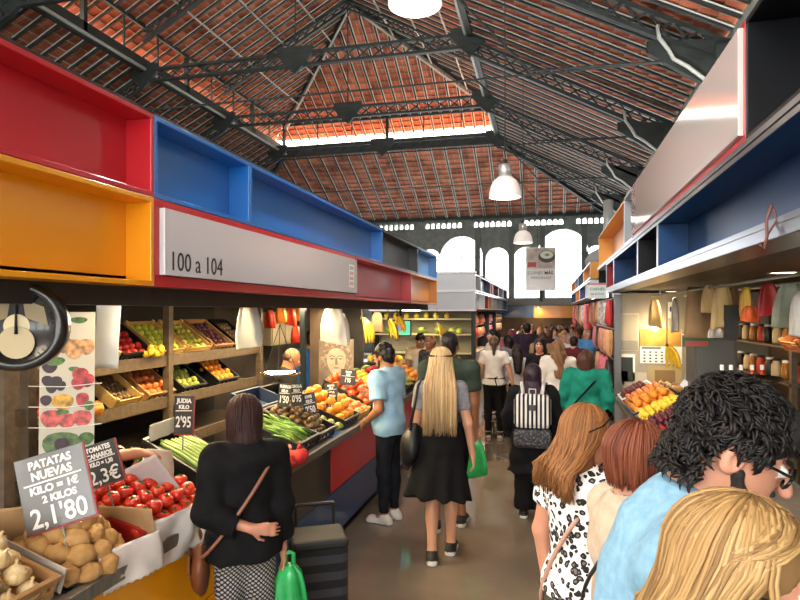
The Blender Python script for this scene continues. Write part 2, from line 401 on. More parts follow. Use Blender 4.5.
def person(label, loc, face, h=1.7, male=False, lean=0, bend=(0, 0), head=(0, 0), arms=None, legs=None, hands=None, skin='light', hair=('short', '1d1512'), beard=None,
           top=None, bottom=None, shoes='1b1a1a', glasses=None, vox=.012, build=1.0, group=None, curl=.5):
    """face: heading in degrees (0 looks along +Y, 90 along -X); head: yaw, pitch in degrees; arms, legs: ((upper dir),(lower dir)) left then right"""
    s = h / 1.7
    Tr = rotm('x', -math.radians(lean)) @ rotm('y', math.radians(bend[0]))
    def tp(x, y, z): return pel + Tr @ (V3(x, y, z) * s)
    pel = V3(0, 0, .94 * s)
    arms = arms or (((-.12, 0, -1), (-.02, .15, -1)), ((.12, 0, -1), (.02, .15, -1)))
    legs = legs or (((-.02, .02, -1), (0, -.03, -1)), ((.02, .02, -1), (0, -.03, -1)))
    sw = (.185 if male else .16) * build
    waist, chest, nb, hc = tp(0, 0, .15), tp(0, 0, .35), tp(0, -.012, .5), tp(0, .022, .648)
    Hd = Tr @ rotm('z', -math.radians(head[0])) @ rotm('x', -math.radians(head[1]))
    hc = nb + (hc - nb) * .75 + (Hd @ V3(0, .02, .135)) * s * .25
    hp = lambda x, y, z: hc + Hd @ (V3(x, y, z) * s)
    b = build
    if male: el_t = [(pel, (.16 * b, .115 * b, .14)), (waist, (.15 * b, .11 * b, .15)), (chest, (.172 * b, .122 * b, .19))]
    else: el_t = [(pel + V3(0, -.01, -.02) * s, (.17 * b, .125 * b, .14)), (waist, (.132 * b, .1 * b, .15)), (chest, (.148 * b, .112 * b, .17))]
    SH = [tp(-sw, -.005, .445), tp(sw, -.005, .445)]; EL, WR, HP, KN, AN = [], [], [], [], []
    for i in (0, 1):
        u, f = arms[i]; EL.append(SH[i] + unit(u) * .285 * s); WR.append(EL[i] + unit(f) * .245 * s)
        u, f = legs[i]; hpj = pel + V3((-1, 1)[i] * .088 * b, 0, -.05) * s; HP.append(hpj); KN.append(hpj + unit(u) * .41 * s); AN.append(KN[i] + unit(f) * .41 * s)
    drop = min(a[2] for a in AN) - .075 * s
    def torso(off=0, m=0, parts=(0, 1, 2)):
        o = [el(el_t[i][0], np.array(el_t[i][1]) * s, Tr, m, .06 * s, off=off) for i in parts]
        if 2 in parts: o += [rc(SH[0] + (chest - SH[0]) * .12, SH[1] + (chest - SH[1]) * .12, .058 * s, .058 * s, m, .06 * s, off=off), rc(nb + Tr @ V3(0, 0, -.05) * s, nb + Tr @ V3(0, 0, -.02) * s, .085 * s, .055 * s, m, .06 * s, off=off)]
        if not male and 2 in parts: o += [el(tp(x, .085, .33), (.062 * b * s, .05 * b * s, .062 * s), Tr, m, .05 * s, off=off) for x in (-.07, .07)]
        return o
    ar = (1.12 if male else .95) * b
    def arm(i, frac=2, off=0, m=0, flat=False):
        o = []
        q = SH[i] + (EL[i] - SH[i]) * min(frac, 1)
        o.append(rc(SH[i], q, .056 * s * ar, (.056 - .014 * min(frac, 1)) * s * ar, m, .03 * s, flat=flat and frac <= 1, off=off))
        if frac > 1:
            q = EL[i] + (WR[i] - EL[i]) * (frac - 1)
            o.append(rc(EL[i], q, .043 * s * ar, (.043 - .015 * (frac - 1)) * s * ar, m, .02 * s, flat=flat, off=off))
        return o
    lr = b
    def leg(i, frac=2, off=0, m=0, flat=True):
        o = []; q = HP[i] + (KN[i] - HP[i]) * min(frac, 1)
        o.append(rc(HP[i] + V3((.012, -.012)[i], 0, 0), q, .088 * s * lr, (.088 - .032 * min(frac, 1)) * s * lr, m, .05 * s, flat=flat and frac <= 1, off=off))
        if frac > 1:
            q = KN[i] + (AN[i] - KN[i]) * (frac - 1)
            o.append(rc(KN[i], q, .055 * s * lr, (.055 - .019 * (frac - 1)) * s * lr, m, .03 * s, flat=flat, off=off))
            if frac > 1.4: o.append(el(KN[i] + (AN[i] - KN[i]) * .3 + V3(0, -.018, 0) * s, (.045 * s * lr, .048 * s * lr, .1 * s), None, m, .04 * s, off=off))
        return o
    # body
    B = torso() + arm(0) + arm(1) + leg(0) + leg(1)
    B += [rc(nb, hp(0, -.02, -.06), .056 * s * (1.1 if male else .92), .052 * s * (1.1 if male else .92), 0, .04 * s)]
    B += [el(hp(0, -.012, .03), V3(.074, .094, .088) * s, Hd, 0, .02), el(hp(0, .018, -.03), V3(.064, .078, .078) * s, Hd, 0, .03),
          el(hp(0, .045, -.075), V3(.048 if male else .043, .046, .04) * s, Hd, 0, .03)]
    fine = vox < .0135
    B += [rc(hp(0, .092, .02), hp(0, .116, -.022), .009 * s, .0145 * s, 0, .012), ] + [el(hp(x, -.012, -.008), V3(.012, .023, .032) * s, Hd, 0, .008) for x in (-.077, .077)] + ([el(hp(x * 1.13, -.006, -.004), V3(.007, .012, .018) * s, Hd, op='s') for x in (-.077, .077)] if vox < .01 else [])
    B += [el(hp(x, .094, -.046 + dz), V3(.022, .009, .0065) * s, Hd, 2, .004) for x, dz in ((0, 0), (0, -.012))]
    for x in (-.031, .031):
        B += [el(hp(x, .083, .012), V3(.016, .012, .011) * s, Hd, 3, .003), el(hp(x, .0915, .012), V3(.007, .006, .007) * s, Hd, 4, .001), rc(hp(x * .55, .093, .033), hp(x * 1.55, .079, .034), .006 * s, .004 * s, 5, .006)]
    for i in (0, 1):
        fd = unit(WR[i] - EL[i])
        hd = hands[i] if hands and hands[i] else None
        f = unit(hd[0]) if hd else fd
        nrm = V3(*hd[1]) if hd else V3((-1, 1)[i], 0, 0)   # back of the hand
        nrm = unit(nrm - f * (nrm @ f)); sd = np.cross(f, nrm) if i == 0 else np.cross(nrm, f)   # towards the thumb
        w = WR[i]; q = s * (1.08 if male else .98); r0 = max(.0085, vox * .72) * q
        for t in (-.026, -.009, .009, .026): B.append(rc(w, w + (f * .085 + sd * t) * q, .02 * q, .012 * q, 0, .012))
        cl = curl * 60
        for t, ln in ((.027, .068), (.009, .076), (-.009, .072), (-.027, .058)):
            k0 = w + (f * .088 + sd * t) * q; a1, a2 = math.radians(cl * .5), math.radians(cl * 1.5)
            k1 = k0 + (f * math.cos(a1) - nrm * math.sin(a1) + sd * t * 3) * ln * .52 * q; k2 = k1 + (f * math.cos(a2) - nrm * math.sin(a2)) * ln * .55 * q
            B += [rc(k0, k1, r0 * 1.05, r0, 0, .005), rc(k1, k2, r0, r0 * .8, 0, .004)]
        t0 = w + (f * .025 + sd * .025) * q; t1 = t0 + (f * .6 + sd * .62 - nrm * .3) * .05 * q; t2 = t1 + (f * .85 + sd * .25 - nrm * .3) * .032 * q
        B += [rc(t0, t1, .0145 * q, r0 * 1.15, 0, .012), rc(t1, t2, r0 * 1.1, r0 * .9, 0, .004)]
        toe = unit(V3((-.12, .12)[i], 1, 0)); a = AN[i] - V3(0, 0, .0); B.append(rc(a, a + (toe * .1 + V3(0, 0, -.045)) * s, .036 * s, .03 * s, 0, .03))
    hair_c = hair[1] if hair else '1d1512'
    mats = [mat('skin_' + skin, SKIN[skin], .5, sss=.0, col2=None), None, mat('lip_' + skin, 'b56a5e', .45), mat('eye_white', 'e6e0d8', .25), mat('iris_dark', '2a1c14', .2), mat('brow_' + hair_c, hair_c, .8)]
    mats[1] = mats[0]
    body = net_obj('person', B, vox, mats)
    body.matrix_world = T(loc[0], loc[1], 0) @ RZ(math.radians(face)) @ T(0, 0, -drop)
    tag(body, label, 'person', group)
    hv = vox
    # hair
    hm = mat('hair_' + hair_c, hair_c, .42, hair[2] if len(hair) > 2 else None, 26, (3, 3, .35) if hair[0] not in ('short', 'curly') else (1, 1, 1), .55, spec=.35, lo=.3, hi=.7)
    st = hair[0]
    if st in ('thick', 'bob', 'long', 'wavy') and vox < .01: hm = mat('hair_base_' + hair_c, hair_c, .8)
    ho, hk = (-.012 * s, .76) if vox < .01 else (0, 1)
    def strands(a, n=34):
        def fn(X, Y, Z):
            lx, ly, lz = [(X - hc[0]) * Hd[0, i] + (Y - hc[1]) * Hd[1, i] + (Z - hc[2]) * Hd[2, i] for i in range(3)]
            th = np.arctan2(lx, ly + .02)
            return a * (np.sin(n * th + 7 * np.sin(lz * 14) + 4 * np.sin(ly * 11)) + .7 * np.sin(n * 1.9 * th + 9 * lz * 4))
        return fn
    def curls(a, f=95):
        return lambda X, Y, Z: a * (np.sin(f * X + 3 * np.sin(40 * Z)) + np.sin(f * .9 * Y + 3 * np.sin(37 * X)) + np.sin(f * 1.1 * Z + 2 * np.sin(45 * Y)))
    cap = [el(hp(0, -.016, .036), V3(.086, .106, .098) * s, Hd, 0, .02, off=ho * .5)]
    face_cut = [el(hp(0, .108, -.035), V3(.13, .078, .095) * s, Hd, op='s')]
    lowcut = [el(hp(0, .03, -.1), V3(.12, .085, .085) * s, Hd, op='s')]
    if st == 'short':
        net_obj('hair', [el(hp(0, -.018, .04), V3(.085, .106, .096) * s, Hd, 0, .02), el(hp(0, -.06, -.02), V3(.066, .05, .07) * s, Hd, 0, .03)] + face_cut + [el(hp(0, .04, -.075), V3(.12, .085, .085) * s, Hd, op='s')], hv, hm, body, curls(.0022 if not fine else .0028))
    elif st == 'thick':   # tousled dark crop, fuller on top
        net_obj('hair', [el(hp(0, -.018, .042), V3(.083, .104, .092) * s, Hd, 0, .03), el(hp(0, .05, .085), V3(.062, .05, .04) * s, Hd, 0, .03), el(hp(0, -.065, -.02), V3(.06, .04, .08) * s, Hd, 0, .03)
] + [el(hp(0, .112, -.04), V3(.13, .085, .1) * s, Hd, op='s'), el(hp(0, .02, -.085), V3(.12, .05, .075) * s, Hd, op='s')], hv * .8, hm, body, curls(.002, 70))
    elif st == 'bald':
        net_obj('hair', [el(hp(0, -.03, -.005), V3(.082, .085, .06) * s, Hd, 0, .02)] + [el(hp(0, .1, -.01), V3(.09, .1, .15) * s, Hd, op='s')], hv, hm, body, curls(.0015))
    elif st in ('bob', 'curlybob'):
        L = hair[3] if len(hair) > 3 else .16
        pr = cap + [rc(hp(x * hk, y * hk, .0), hp(x * 1.12 * hk, y * hk, -L * (.7 if hk < 1 else 1)), .045 * s, .04 * s, 0, .05, off=ho) for x, y in ((-.055, -.02), (.055, -.02), (-.035, -.075), (.035, -.075), (0, -.08))]
        net_obj('hair', pr + [el(hp(0, .125, -.05), V3(.13, .088, .125) * s, Hd, op='s')], hv, hm, body, strands(.0025) if st == 'bob' else curls(.006, 60))
    elif st in ('long', 'wavy'):
        L = hair[3] if len(hair) > 3 else .4
        dn = np.linalg.inv(Hd) @ V3(0, 0, -1) if lean + abs(head[1]) < 25 else np.linalg.inv(Hd) @ unit(V3(0, -.25, -1))
        pr = cap + [rc(hp(x * hk, y * hk, -.01), hp(x * 1.15 * hk, y * hk - .015, -.1), .05 * s, .046 * s, 0, .05, off=ho) for x, y in ((-.052, -.03), (.052, -.03), (0, -.078))]
        for x, y, w in ((-.07, -.07, .042), (.07, -.07, .042), (-.025, -.1, .04), (.025, -.1, .04)):
            p0 = hp(x, y - .02 + (.04 if hk < 1 else 0), -.1); pr.append(rc(p0, p0 + (Hd @ dn) * (L - .1) * s + Hd @ V3(-x * .35, -.045, 0), w * s, .026 * s, 0, .05, off=ho))
        wv = strands(.003) if st == 'long' else (lambda X, Y, Z: .006 * np.sin(34 * Z + 60 * X) + .005 * np.sin(90 * X + 20 * Z) + .005 * np.sin(70 * Y + 30 * Z))
        net_obj('hair', pr + [el(hp(0, .125, -.05), V3(.13, .088, .13) * s, Hd, op='s')], hv, hm, body, wv if vox >= .01 else None)
    elif st == 'ponytail':
        net_obj('hair', cap + [rc(hp(0, -.11, .05), hp(0, -.15, .0), .03 * s, .036 * s, 0, .03), rc(hp(0, -.15, .0), hp(0, -.125, -.2), .04 * s, .022 * s, 0, .03)] + face_cut + lowcut, hv, hm, body, strands(.002))
    elif st == 'hijab':
        net_obj('headscarf', [el(hp(0, -.012, .03), V3(.095, .118, .118) * s, Hd, 0, .03), rc(hp(0, -.03, -.06), nb + V3(0, -.01, -.04) * s, .085 * s, .12 * s, 0, .05), el(nb + V3(0, -.03, -.08) * s, V3(.2, .14, .12) * s, Tr, 0, .06)] + [el(hp(0, .11, -.02), V3(.062, .07, .085) * s, Hd, op='s')], hv, hm, body, folds(.004))
    if st in ('thick', 'bob', 'long', 'wavy') and vox < .01: locks(hp, Hd, s, st, hair, body, hc)
    if beard:
        net_obj('beard', [el(hp(0, .05, -.085), V3(.05, .052, .045) * s, Hd, 0, .02), rc(hp(.062, .015, -.03), hp(.045, .05, -.085), .014 * s, .022 * s, 0, .02), rc(hp(-.062, .015, -.03), hp(-.045, .05, -.085), .014 * s, .022 * s, 0, .02), rc(hp(-.028, .094, -.036), hp(.028, .094, -.036), .007 * s, .007 * s, 0, .01)]
                + [el(hp(0, .1, -.052), V3(.022, .02, .009) * s, Hd, op='s')], vox * .8, mat('beard_' + beard, beard, .8, bump=.4, ns=60), body, curls(.0018, 110))
    # clothes
    if top:
        kind = top.get('kind', 'shirt'); tm = top['m']; off = top.get('off', .013) * s; sl = top.get('sleeve', .55); hem = top.get('hem', -.02)
        P = torso(off, 0, (0, 1, 2) if hem < .1 else (1, 2))
        if hem < -.08: P.append(fc(pel, pel + V3(0, 0, hem - .05) * s, .165 * b * s, (.175 + top.get('flare', 0)) * b * s, .72, None, 0, .05 * s, True, off=off))
        for i in (0, 1):
            if sl > 0: P += arm(i, sl, off * (1.15 if sl > 1 else 1.3), 0, True)
        P.append(cut(pel + Tr @ V3(0, 0, hem) * s, Tr @ V3(0, 0, -1) if hem > -.1 else (0, 0, -1)))
        P.append(el(nb + Tr @ V3(0, top.get('neck_y', .03), .035) * s, V3(.075, .085, .06) * s * top.get('neck', 1), Tr, op='s'))
        net_obj(top.get('name', 'shirt'), P, vox, tm, body, folds(top.get('fold', .0035), 1))
    if bottom:
        kind = bottom['kind']; bm = bottom['m']; off = bottom.get('off', .01) * s
        if kind == 'trousers':
            L = bottom.get('len', 1.93); P = torso(off, 0, (0,)) + leg(0, L, off, 0) + leg(1, L, off, 0)
            if bottom.get('wide'): P += [rc(KN[i], AN[i] + (KN[i] - AN[i]) * .06, .06 * s, .075 * s, 0, .03, flat=True, off=off) for i in (0, 1)]
            P.append(cut(pel + V3(0, 0, .1) * s, (0, 0, 1)))
            net_obj('trousers', P, vox, bm, body, folds(.003))
        else:
            z = bottom.get('len', .5); fl = bottom.get('flare', .3); sx = bottom.get('shift', (0, 0))
            P = [fc(pel + V3(0, 0, .12) * s, pel + V3(sx[0], sx[1], -z) * s, .135 * b * s, fl * s, .75, None, 0, .05, True, off=off), el(pel, V3(.175 * b, .135 * b, .15) * s, None, 0, .05, off=off), cut(pel + V3(0, 0, .13) * s, (0, 0, 1))]
            net_obj('skirt', P, vox, bm, body, lambda X, Y, Z: .012 * np.sin(9 * np.arctan2(X - pel[0], Y - pel[1]) + 6 * Z) * np.clip((pel[2] - Z) * 2.2, 0, 1))
    if shoes:
        for i in (0, 1):
            toe = unit(V3((-.12, .12)[i], 1, 0)); a = AN[i]; up = V3(0, 0, -.075) * s
            fl = unit(AN[i] - KN[i]); pitch = max(0.0, (a[2] - (drop + .075 * s)) * 1.6)
            td = unit(toe + V3(0, 0, -pitch * 3)); back = a - td * .045 * s; dn = V3(0, 0, -1)
            P = [rc(a + dn * .0 * s, a + dn * .04 * s - td * .02 * s, .045 * s, .045 * s, 0, .02), rc(back + dn * .04 * s, a + td * .13 * s + dn * .043 * s, .04 * s, .036 * s, 0, .03), rc(a + td * .13 * s + dn * .045 * s, a + td * .15 * s + dn * .05 * s, .036 * s, .03 * s, 0, .02), cut(a + dn * .075 * s, (0, 0, -1))]
            S = [rc(back + dn * .066 * s, a + td * .15 * s + dn * .066 * s, .043 * s, .04 * s, 1, .004)]
            net_obj('shoe', [P[0], P[1], P[2]] + [rc(back + dn * .064 * s, a + td * .15 * s + dn * .064 * s, .044 * s, .041 * s, 1, .004), P[3], cut(a + V3(0, 0, .035) * s, (0, 0, 1))], max(.008, vox * .8), [mat('shoe_' + shoes, shoes, .6), mat('sole_white', 'd8d4cc' if shoes != '111111' else '151515', .6)], body)
    if glasses:
        g = MB(); dark = glasses == 'sun'
        lens = MB()
        for x in (-.032, .032):
            ring = [Vector(hp(x + .027 * math.cos(t), .101 - abs(x + .027 * math.cos(t)) * .12, .008 + .021 * math.sin(t))) for t in [2 * PI * k / 14 for k in range(15)]]
            g.tube(ring, .0026 * s * (1.3 if not dark else 1.6), 6); lens.add([ring[k] for k in range(14)], [tuple(range(14))])
            g.tube([hp(x * 1.85, .096, .014), hp(x * 2.5, .06, .016), hp(x * 2.5, -.02, .008)], .003 * s, 6)
        g.tube([hp(-.006, .102, .012), hp(.006, .102, .012)], .0025 * s, 6)
        if dark: lens.T = Matrix.Identity(4)
        fr = g.build('sunglasses' if dark else 'glasses', mat('frame_black', '0c0c0d', .25), body, True)
        lens.build('lens', mat('lens_dark', '0a0a0c', .1) if dark else clear('lens_clear', (.96, .97, .98), .05), fr)
    W = body.matrix_world
    J = dict(hc=W @ Vector(hc), nb=W @ Vector(nb), sl=W @ Vector(SH[0]), sr=W @ Vector(SH[1]), wl=W @ Vector(WR[0]), wr=W @ Vector(WR[1]), pel=W @ Vector(pel), chest=W @ Vector(chest), el=W @ Vector(EL[0]), er=W @ Vector(EL[1]),
             hp=lambda x, y, z: W @ Vector(hp(x, y, z)), tp=lambda x, y, z: W @ Vector(tp(x, y, z)), body=body, hpl=hp, s=s)
    return J
def on_px(px, ytop, d):
    p = pt(px, ytop, d); return (p.x, p.y), p.z
# ------------------------------------------------------------------ the hall
steel = mat('dark_green_steel', '1d2322', .55, '293030', 3, spec=.35); lit_edge = mat('painted_lit_edge', 'c4c6c1', .6)
steel_l = mat('pale_steel', '8d938f', .5)
white_p = mat('white_paint', 'e8e9ea', .35)
tiles = tile_mat(); conc = floor_mat()
XL, XR, YF, YN = -16.2, 2.9, 29.5, -5.0
fl = MB().box(XL - .1, XR + .1, YN, YF + .1, -.1, 0).build('floor', conc); tag(fl, kind='structure')
dr = MB().box(-.7, -.2, 8.35, 8.55, 0, .006)
for k in range(12): dr.box(-.69 + k * .04, -.67 + k * .04, 8.36, 8.54, .006, .01)
tag(dr.build('floor_drain', mat('drain_steel', '6d6a66', .4, metal=.7)), 'steel drain grating set in the concrete aisle floor', 'drain')
plaster = mat('grey_green_plaster', '8a938f', .8, '767f7b', 4)
tag(MB().box(XR, XR + .15, YN, YF, 0, 6.6).build('wall_right', plaster), kind='structure')
tag(MB().box(XL - .15, XL, YN, YF, 0, 6.6).build('wall_left', plaster), kind='structure')
# far wall with arches
AR = [(-9.0, 2.1, 5.75), (-7.1, 1.1, 5.15), (-5.75, 1.1, 5.15), (-4.17, 2.1, 5.75), (-2.41, 1.1, 5.15), (-1.03, 1.2, 5.15), (.69, 2.36, 5.95), (2.25, 1.0, 5.15)]
def arch_pts(cx, w, top, z0=2.4, n=14):
    r = w / 2; sp = top - r
    return [(cx - r, z0), (cx + r, z0)] + [(cx + r * math.cos(PI * k / n), sp + r * math.sin(PI * k / n)) for k in range(n + 1)]
cu = bpy.data.curves.new('w', 'CURVE'); cu.dimensions = '2D'; cu.fill_mode = 'BOTH'; cu.extrude = .2
def spl(pts):
    s = cu.splines.new('POLY'); s.points.add(len(pts) - 1); s.use_cyclic_u = True
    for p, q in zip(s.points, pts): p.co = (q[0], q[1], 0, 1)
spl([(XL, 0), (XR, 0), (XR, 6.75), (XL, 6.75)])
for a in AR: spl(arch_pts(*a))
DOT = []
x = XL + .6
while x < XR - .4:
    if (x - XL) % 2.43 > .42: spl(arch_pts(x, .2, 6.45, 6.17, 6)); DOT.append(x)
    x += .27
tmp = bpy.data.objects.new('t', cu); COL.objects.link(tmp); dg = bpy.context.evaluated_depsgraph_get(); dg.update()
me = bpy.data.meshes.new_from_object(tmp.evaluated_get(dg)); bpy.data.objects.remove(tmp); me.materials.clear(); me.materials.append(plaster)
wf = bpy.data.objects.new('wall_far', me); wf.matrix_world = T(0, YF + .2, 0) @ RX(PI / 2); link(wf); tag(wf, kind='structure')
pane = clear('window_glass', (.97, .98, 1), .04)
for k, a in enumerate(AR):
    w = bpy.data.objects.new('window_%d' % (k + 1), None); link(w); tag(w, kind='structure'); w.location = (0, YF + .2, 0)
    MB().prism(arch_pts(*a), -.01, .01).build('pane', pane, w, M=RX(PI / 2))
    f = MB(); r = a[1] / 2; f.beam((a[0], 0, 2.4), (a[0], 0, a[2]), .05, .05); f.beam((a[0] - r, 0, a[2] - r), (a[0] + r, 0, a[2] - r), .05, .05)
    f.build('window_frame', white_p, w)
# pilasters on the far wall
for k, x in enumerate((-3.35, -.25, -1.7, 1.65)):
    tag(MB().box(x - .13, x + .13, YF - .14, YF - .001, 0, 6.1).build('trim_%d' % (k + 1), mat('pilaster', '66706d', .7)), kind='structure')
tag(MB().box(XL, XR, YF - .25, YF - .001, 6.55, 6.75).build('trim_5', steel), kind='structure')

# ------------------------------------------------------------------ roof: tiled slopes on steel rafters
ZR, ZC0, ZC1, LX0, LX1, LC, LY = 12.9, 9.05, 10.32, -11.4, -1.9, -6.65, 24.7
RN = -5.0
def slope(name, pts, rfrom=None, rto=None, sp=.44, light=True):
    """pts: convex polygon in space, first edge along the eave"""
    P = [Vector(p) for p in pts]; ex = (P[1] - P[0]).normalized(); nz = ex.cross(P[2] - P[0]).normalized(); ey = nz.cross(ex)
    M = Matrix((ex.to_4d(), ey.to_4d(), nz.to_4d(), (0, 0, 0, 1))); M = Matrix.Identity(4)
    for i in range(3): M[i][0], M[i][1], M[i][2], M[i][3] = ex[i], ey[i], nz[i], P[0][i]
    Q = [((p - P[0]).dot(ex), (p - P[0]).dot(ey)) for p in P]
    up = 1 if nz.z > 0 else -1
    def span(y):
        xs = []
        for (a, b) in zip(Q, Q[1:] + Q[:1]):
            if (a[1] - y) * (b[1] - y) <= 0 and abs(a[1] - b[1]) > 1e-9: xs.append(a[0] + (b[0] - a[0]) * (y - a[1]) / (b[1] - a[1]))
        return min(xs), max(xs)
    tb_ = MB(); y, ym = .0, max(q[1] for q in Q)
    while y < ym - .02:
        y2 = min(y + .31, ym - .005); (a0, a1), (b0, b1) = span(y + 1e-4), span(y2 - 1e-4); zs = [0, .05 * up, .1 * up]
        tb_.add([(a0, y, zs[1]), (a1, y, zs[1]), (b1, y2, 0), (b0, y2, 0), (a0, y, zs[2]), (a1, y, zs[2]), (b1, y2, zs[2]), (b0, y2, zs[2])], [(3, 2, 1, 0), (4, 5, 6, 7), (0, 1, 5, 4), (1, 2, 6, 5), (2, 3, 7, 6), (3, 0, 4, 7)]); y += .31
    o = tb_.build(name, tiles, M=M); tag(o, kind='structure')
    x0, x1 = min(q[0] for q in Q), max(q[0] for q in Q); x = x0 + sp / 2
    while x < x1:
        ys = []
        for (a, b) in zip(Q, Q[1:] + Q[:1]):
            if (a[0] - x) * (b[0] - x) < 0: ys.append(a[1] + (b[1] - a[1]) * (x - a[0]) / (b[0] - a[0]))
        wx = P[0] + ex * x
        if len(ys) == 2 and abs(ys[0] - ys[1]) > .3 and (rfrom is None or wx.y > rfrom):
            y0, y1 = min(ys), max(ys); r = MB(); z0, z1 = (-.075, -.002) if up > 0 else (.002, .075)
            r.box(x - .03, x + .03, y0, y1, z0, z1, 0)
            for xa, xb in ((x - .06, x - .03), (x + .03, x + .06)): r.box(xa, xb, y0, y1, -.03 if up > 0 else .018, -.018 if up > 0 else .03, 1)  # pale strips paint the bright lit edges along each rafter
            r.build('rafter', [steel, lit_edge], o)
        x += sp
    return o
oh = .85; LZ = ZC1 - .543 * oh
# upper slopes (overhanging the glazed band) and lower slopes
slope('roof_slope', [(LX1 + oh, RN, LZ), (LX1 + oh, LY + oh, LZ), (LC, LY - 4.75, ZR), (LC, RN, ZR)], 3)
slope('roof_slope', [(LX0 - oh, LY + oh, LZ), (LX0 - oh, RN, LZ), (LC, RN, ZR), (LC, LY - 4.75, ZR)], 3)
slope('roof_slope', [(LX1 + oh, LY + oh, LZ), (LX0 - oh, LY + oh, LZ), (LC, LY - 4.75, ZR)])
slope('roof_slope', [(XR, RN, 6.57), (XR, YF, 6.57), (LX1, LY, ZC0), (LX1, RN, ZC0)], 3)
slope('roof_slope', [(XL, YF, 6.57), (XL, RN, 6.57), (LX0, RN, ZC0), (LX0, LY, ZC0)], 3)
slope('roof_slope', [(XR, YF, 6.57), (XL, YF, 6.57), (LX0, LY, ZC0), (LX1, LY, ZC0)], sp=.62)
# glazed band: sills, heads, posts and panes
glz = clear('roof_glass', (1, .985, .95), .05)
wn = 20
for (a, b, nrm) in (((LX0, RN), (LX0, LY), (1, 0)), ((LX1, RN), (LX1, LY), (-1, 0)), ((LX0, LY), (LX1, LY), (0, -1))):
    A_, B_ = Vector((*a, 0)), Vector((*b, 0)); L = (B_ - A_).length; d = (B_ - A_) / L
    s = MB(); s.beam(A_ + Vector((0, 0, ZC0 + .08)), B_ + Vector((0, 0, ZC0 + .08)), .12, .42).beam(A_ + Vector((0, 0, ZC1 - .03)), B_ + Vector((0, 0, ZC1 - .03)), .1, .12)
    n = round(L / 1.47)
    for k in range(n + 1):
        p = A_ + d * (L * k / n); w = .12 if k % 3 == 0 else .045
        s.beam(p + Vector((0, 0, ZC0)), p + Vector((0, 0, ZC1)), w, w, 0, up=d)
    tag(s.build('trim_%d' % (wn - 14), steel), kind='structure')
    w = bpy.data.objects.new('window_%d' % wn, None); link(w); tag(w, kind='structure'); wn += 1
    for k in range(n):
        p, q = A_ + d * (L * (k + .03) / n), A_ + d * (L * (k + .97) / n); zz = Vector((0, 0, (ZC0 + ZC1) / 2))
        MB().beam(p + zz, q + zz, .012, ZC1 - ZC0 - .16).build('pane', glz, w)
# ridge, hip and valley beams
hb = MB(); hb.beam((LC, RN, ZR - .15), (LC, LY - 4.75, ZR - .15), .16, .22)
for x in (LX0, LX1): hb.beam((LC, LY - 4.75, ZR - .12), (x, LY, ZC1 - .1), .13, .2)
for x, xe in ((LX0, XL), (LX1, XR)): hb.beam((x, LY, ZC0 - .1), (xe, YF, 6.45), .14, .22)
tag(hb.build('trim_12', steel), kind='structure')
lp = MB()   # pale pipes and purlins under the upper hip
for x in (LX0, LX1): lp.beam((LC, LY - 4.9, ZR - .3), (x + (.25 if x < LC else -.25), LY - .25, ZC1 - .25), .06, .06)
for x in (LX0 + .12, LX1 - .12): lp.tube([(x, 2, ZC0 - .05), (x, LY, ZC0 - .05)], .05, 6)
for k in range(1, 4):
    t = k / 4; xx = LX1 + (LC - LX1) * t; zz = ZC1 + (ZR - ZC1) * t - .2
    lp.beam((xx, 3, zz), (xx, LY - 4.75 * t, zz), .04, .05); xx = LX0 + (LC - LX0) * t; lp.beam((xx, 3, zz), (xx, LY - 4.75 * t, zz), .04, .05)
tag(lp.build('trim_13', steel_l), kind='structure')
def lattice(mb, p, q, h, n, w=.07):
    p, q = Vector(p), Vector(q); hz = Vector((0, 0, h))
    mb.beam(p, q, .12, w); mb.beam(p - hz, q - hz, .12, w)
    for k in range(n):
        a, b = p.lerp(q, k / n), p.lerp(q, (k + 1) / n); mb.beam(a, b - hz, .03, .035); mb.beam(a - hz, b, .03, .035)
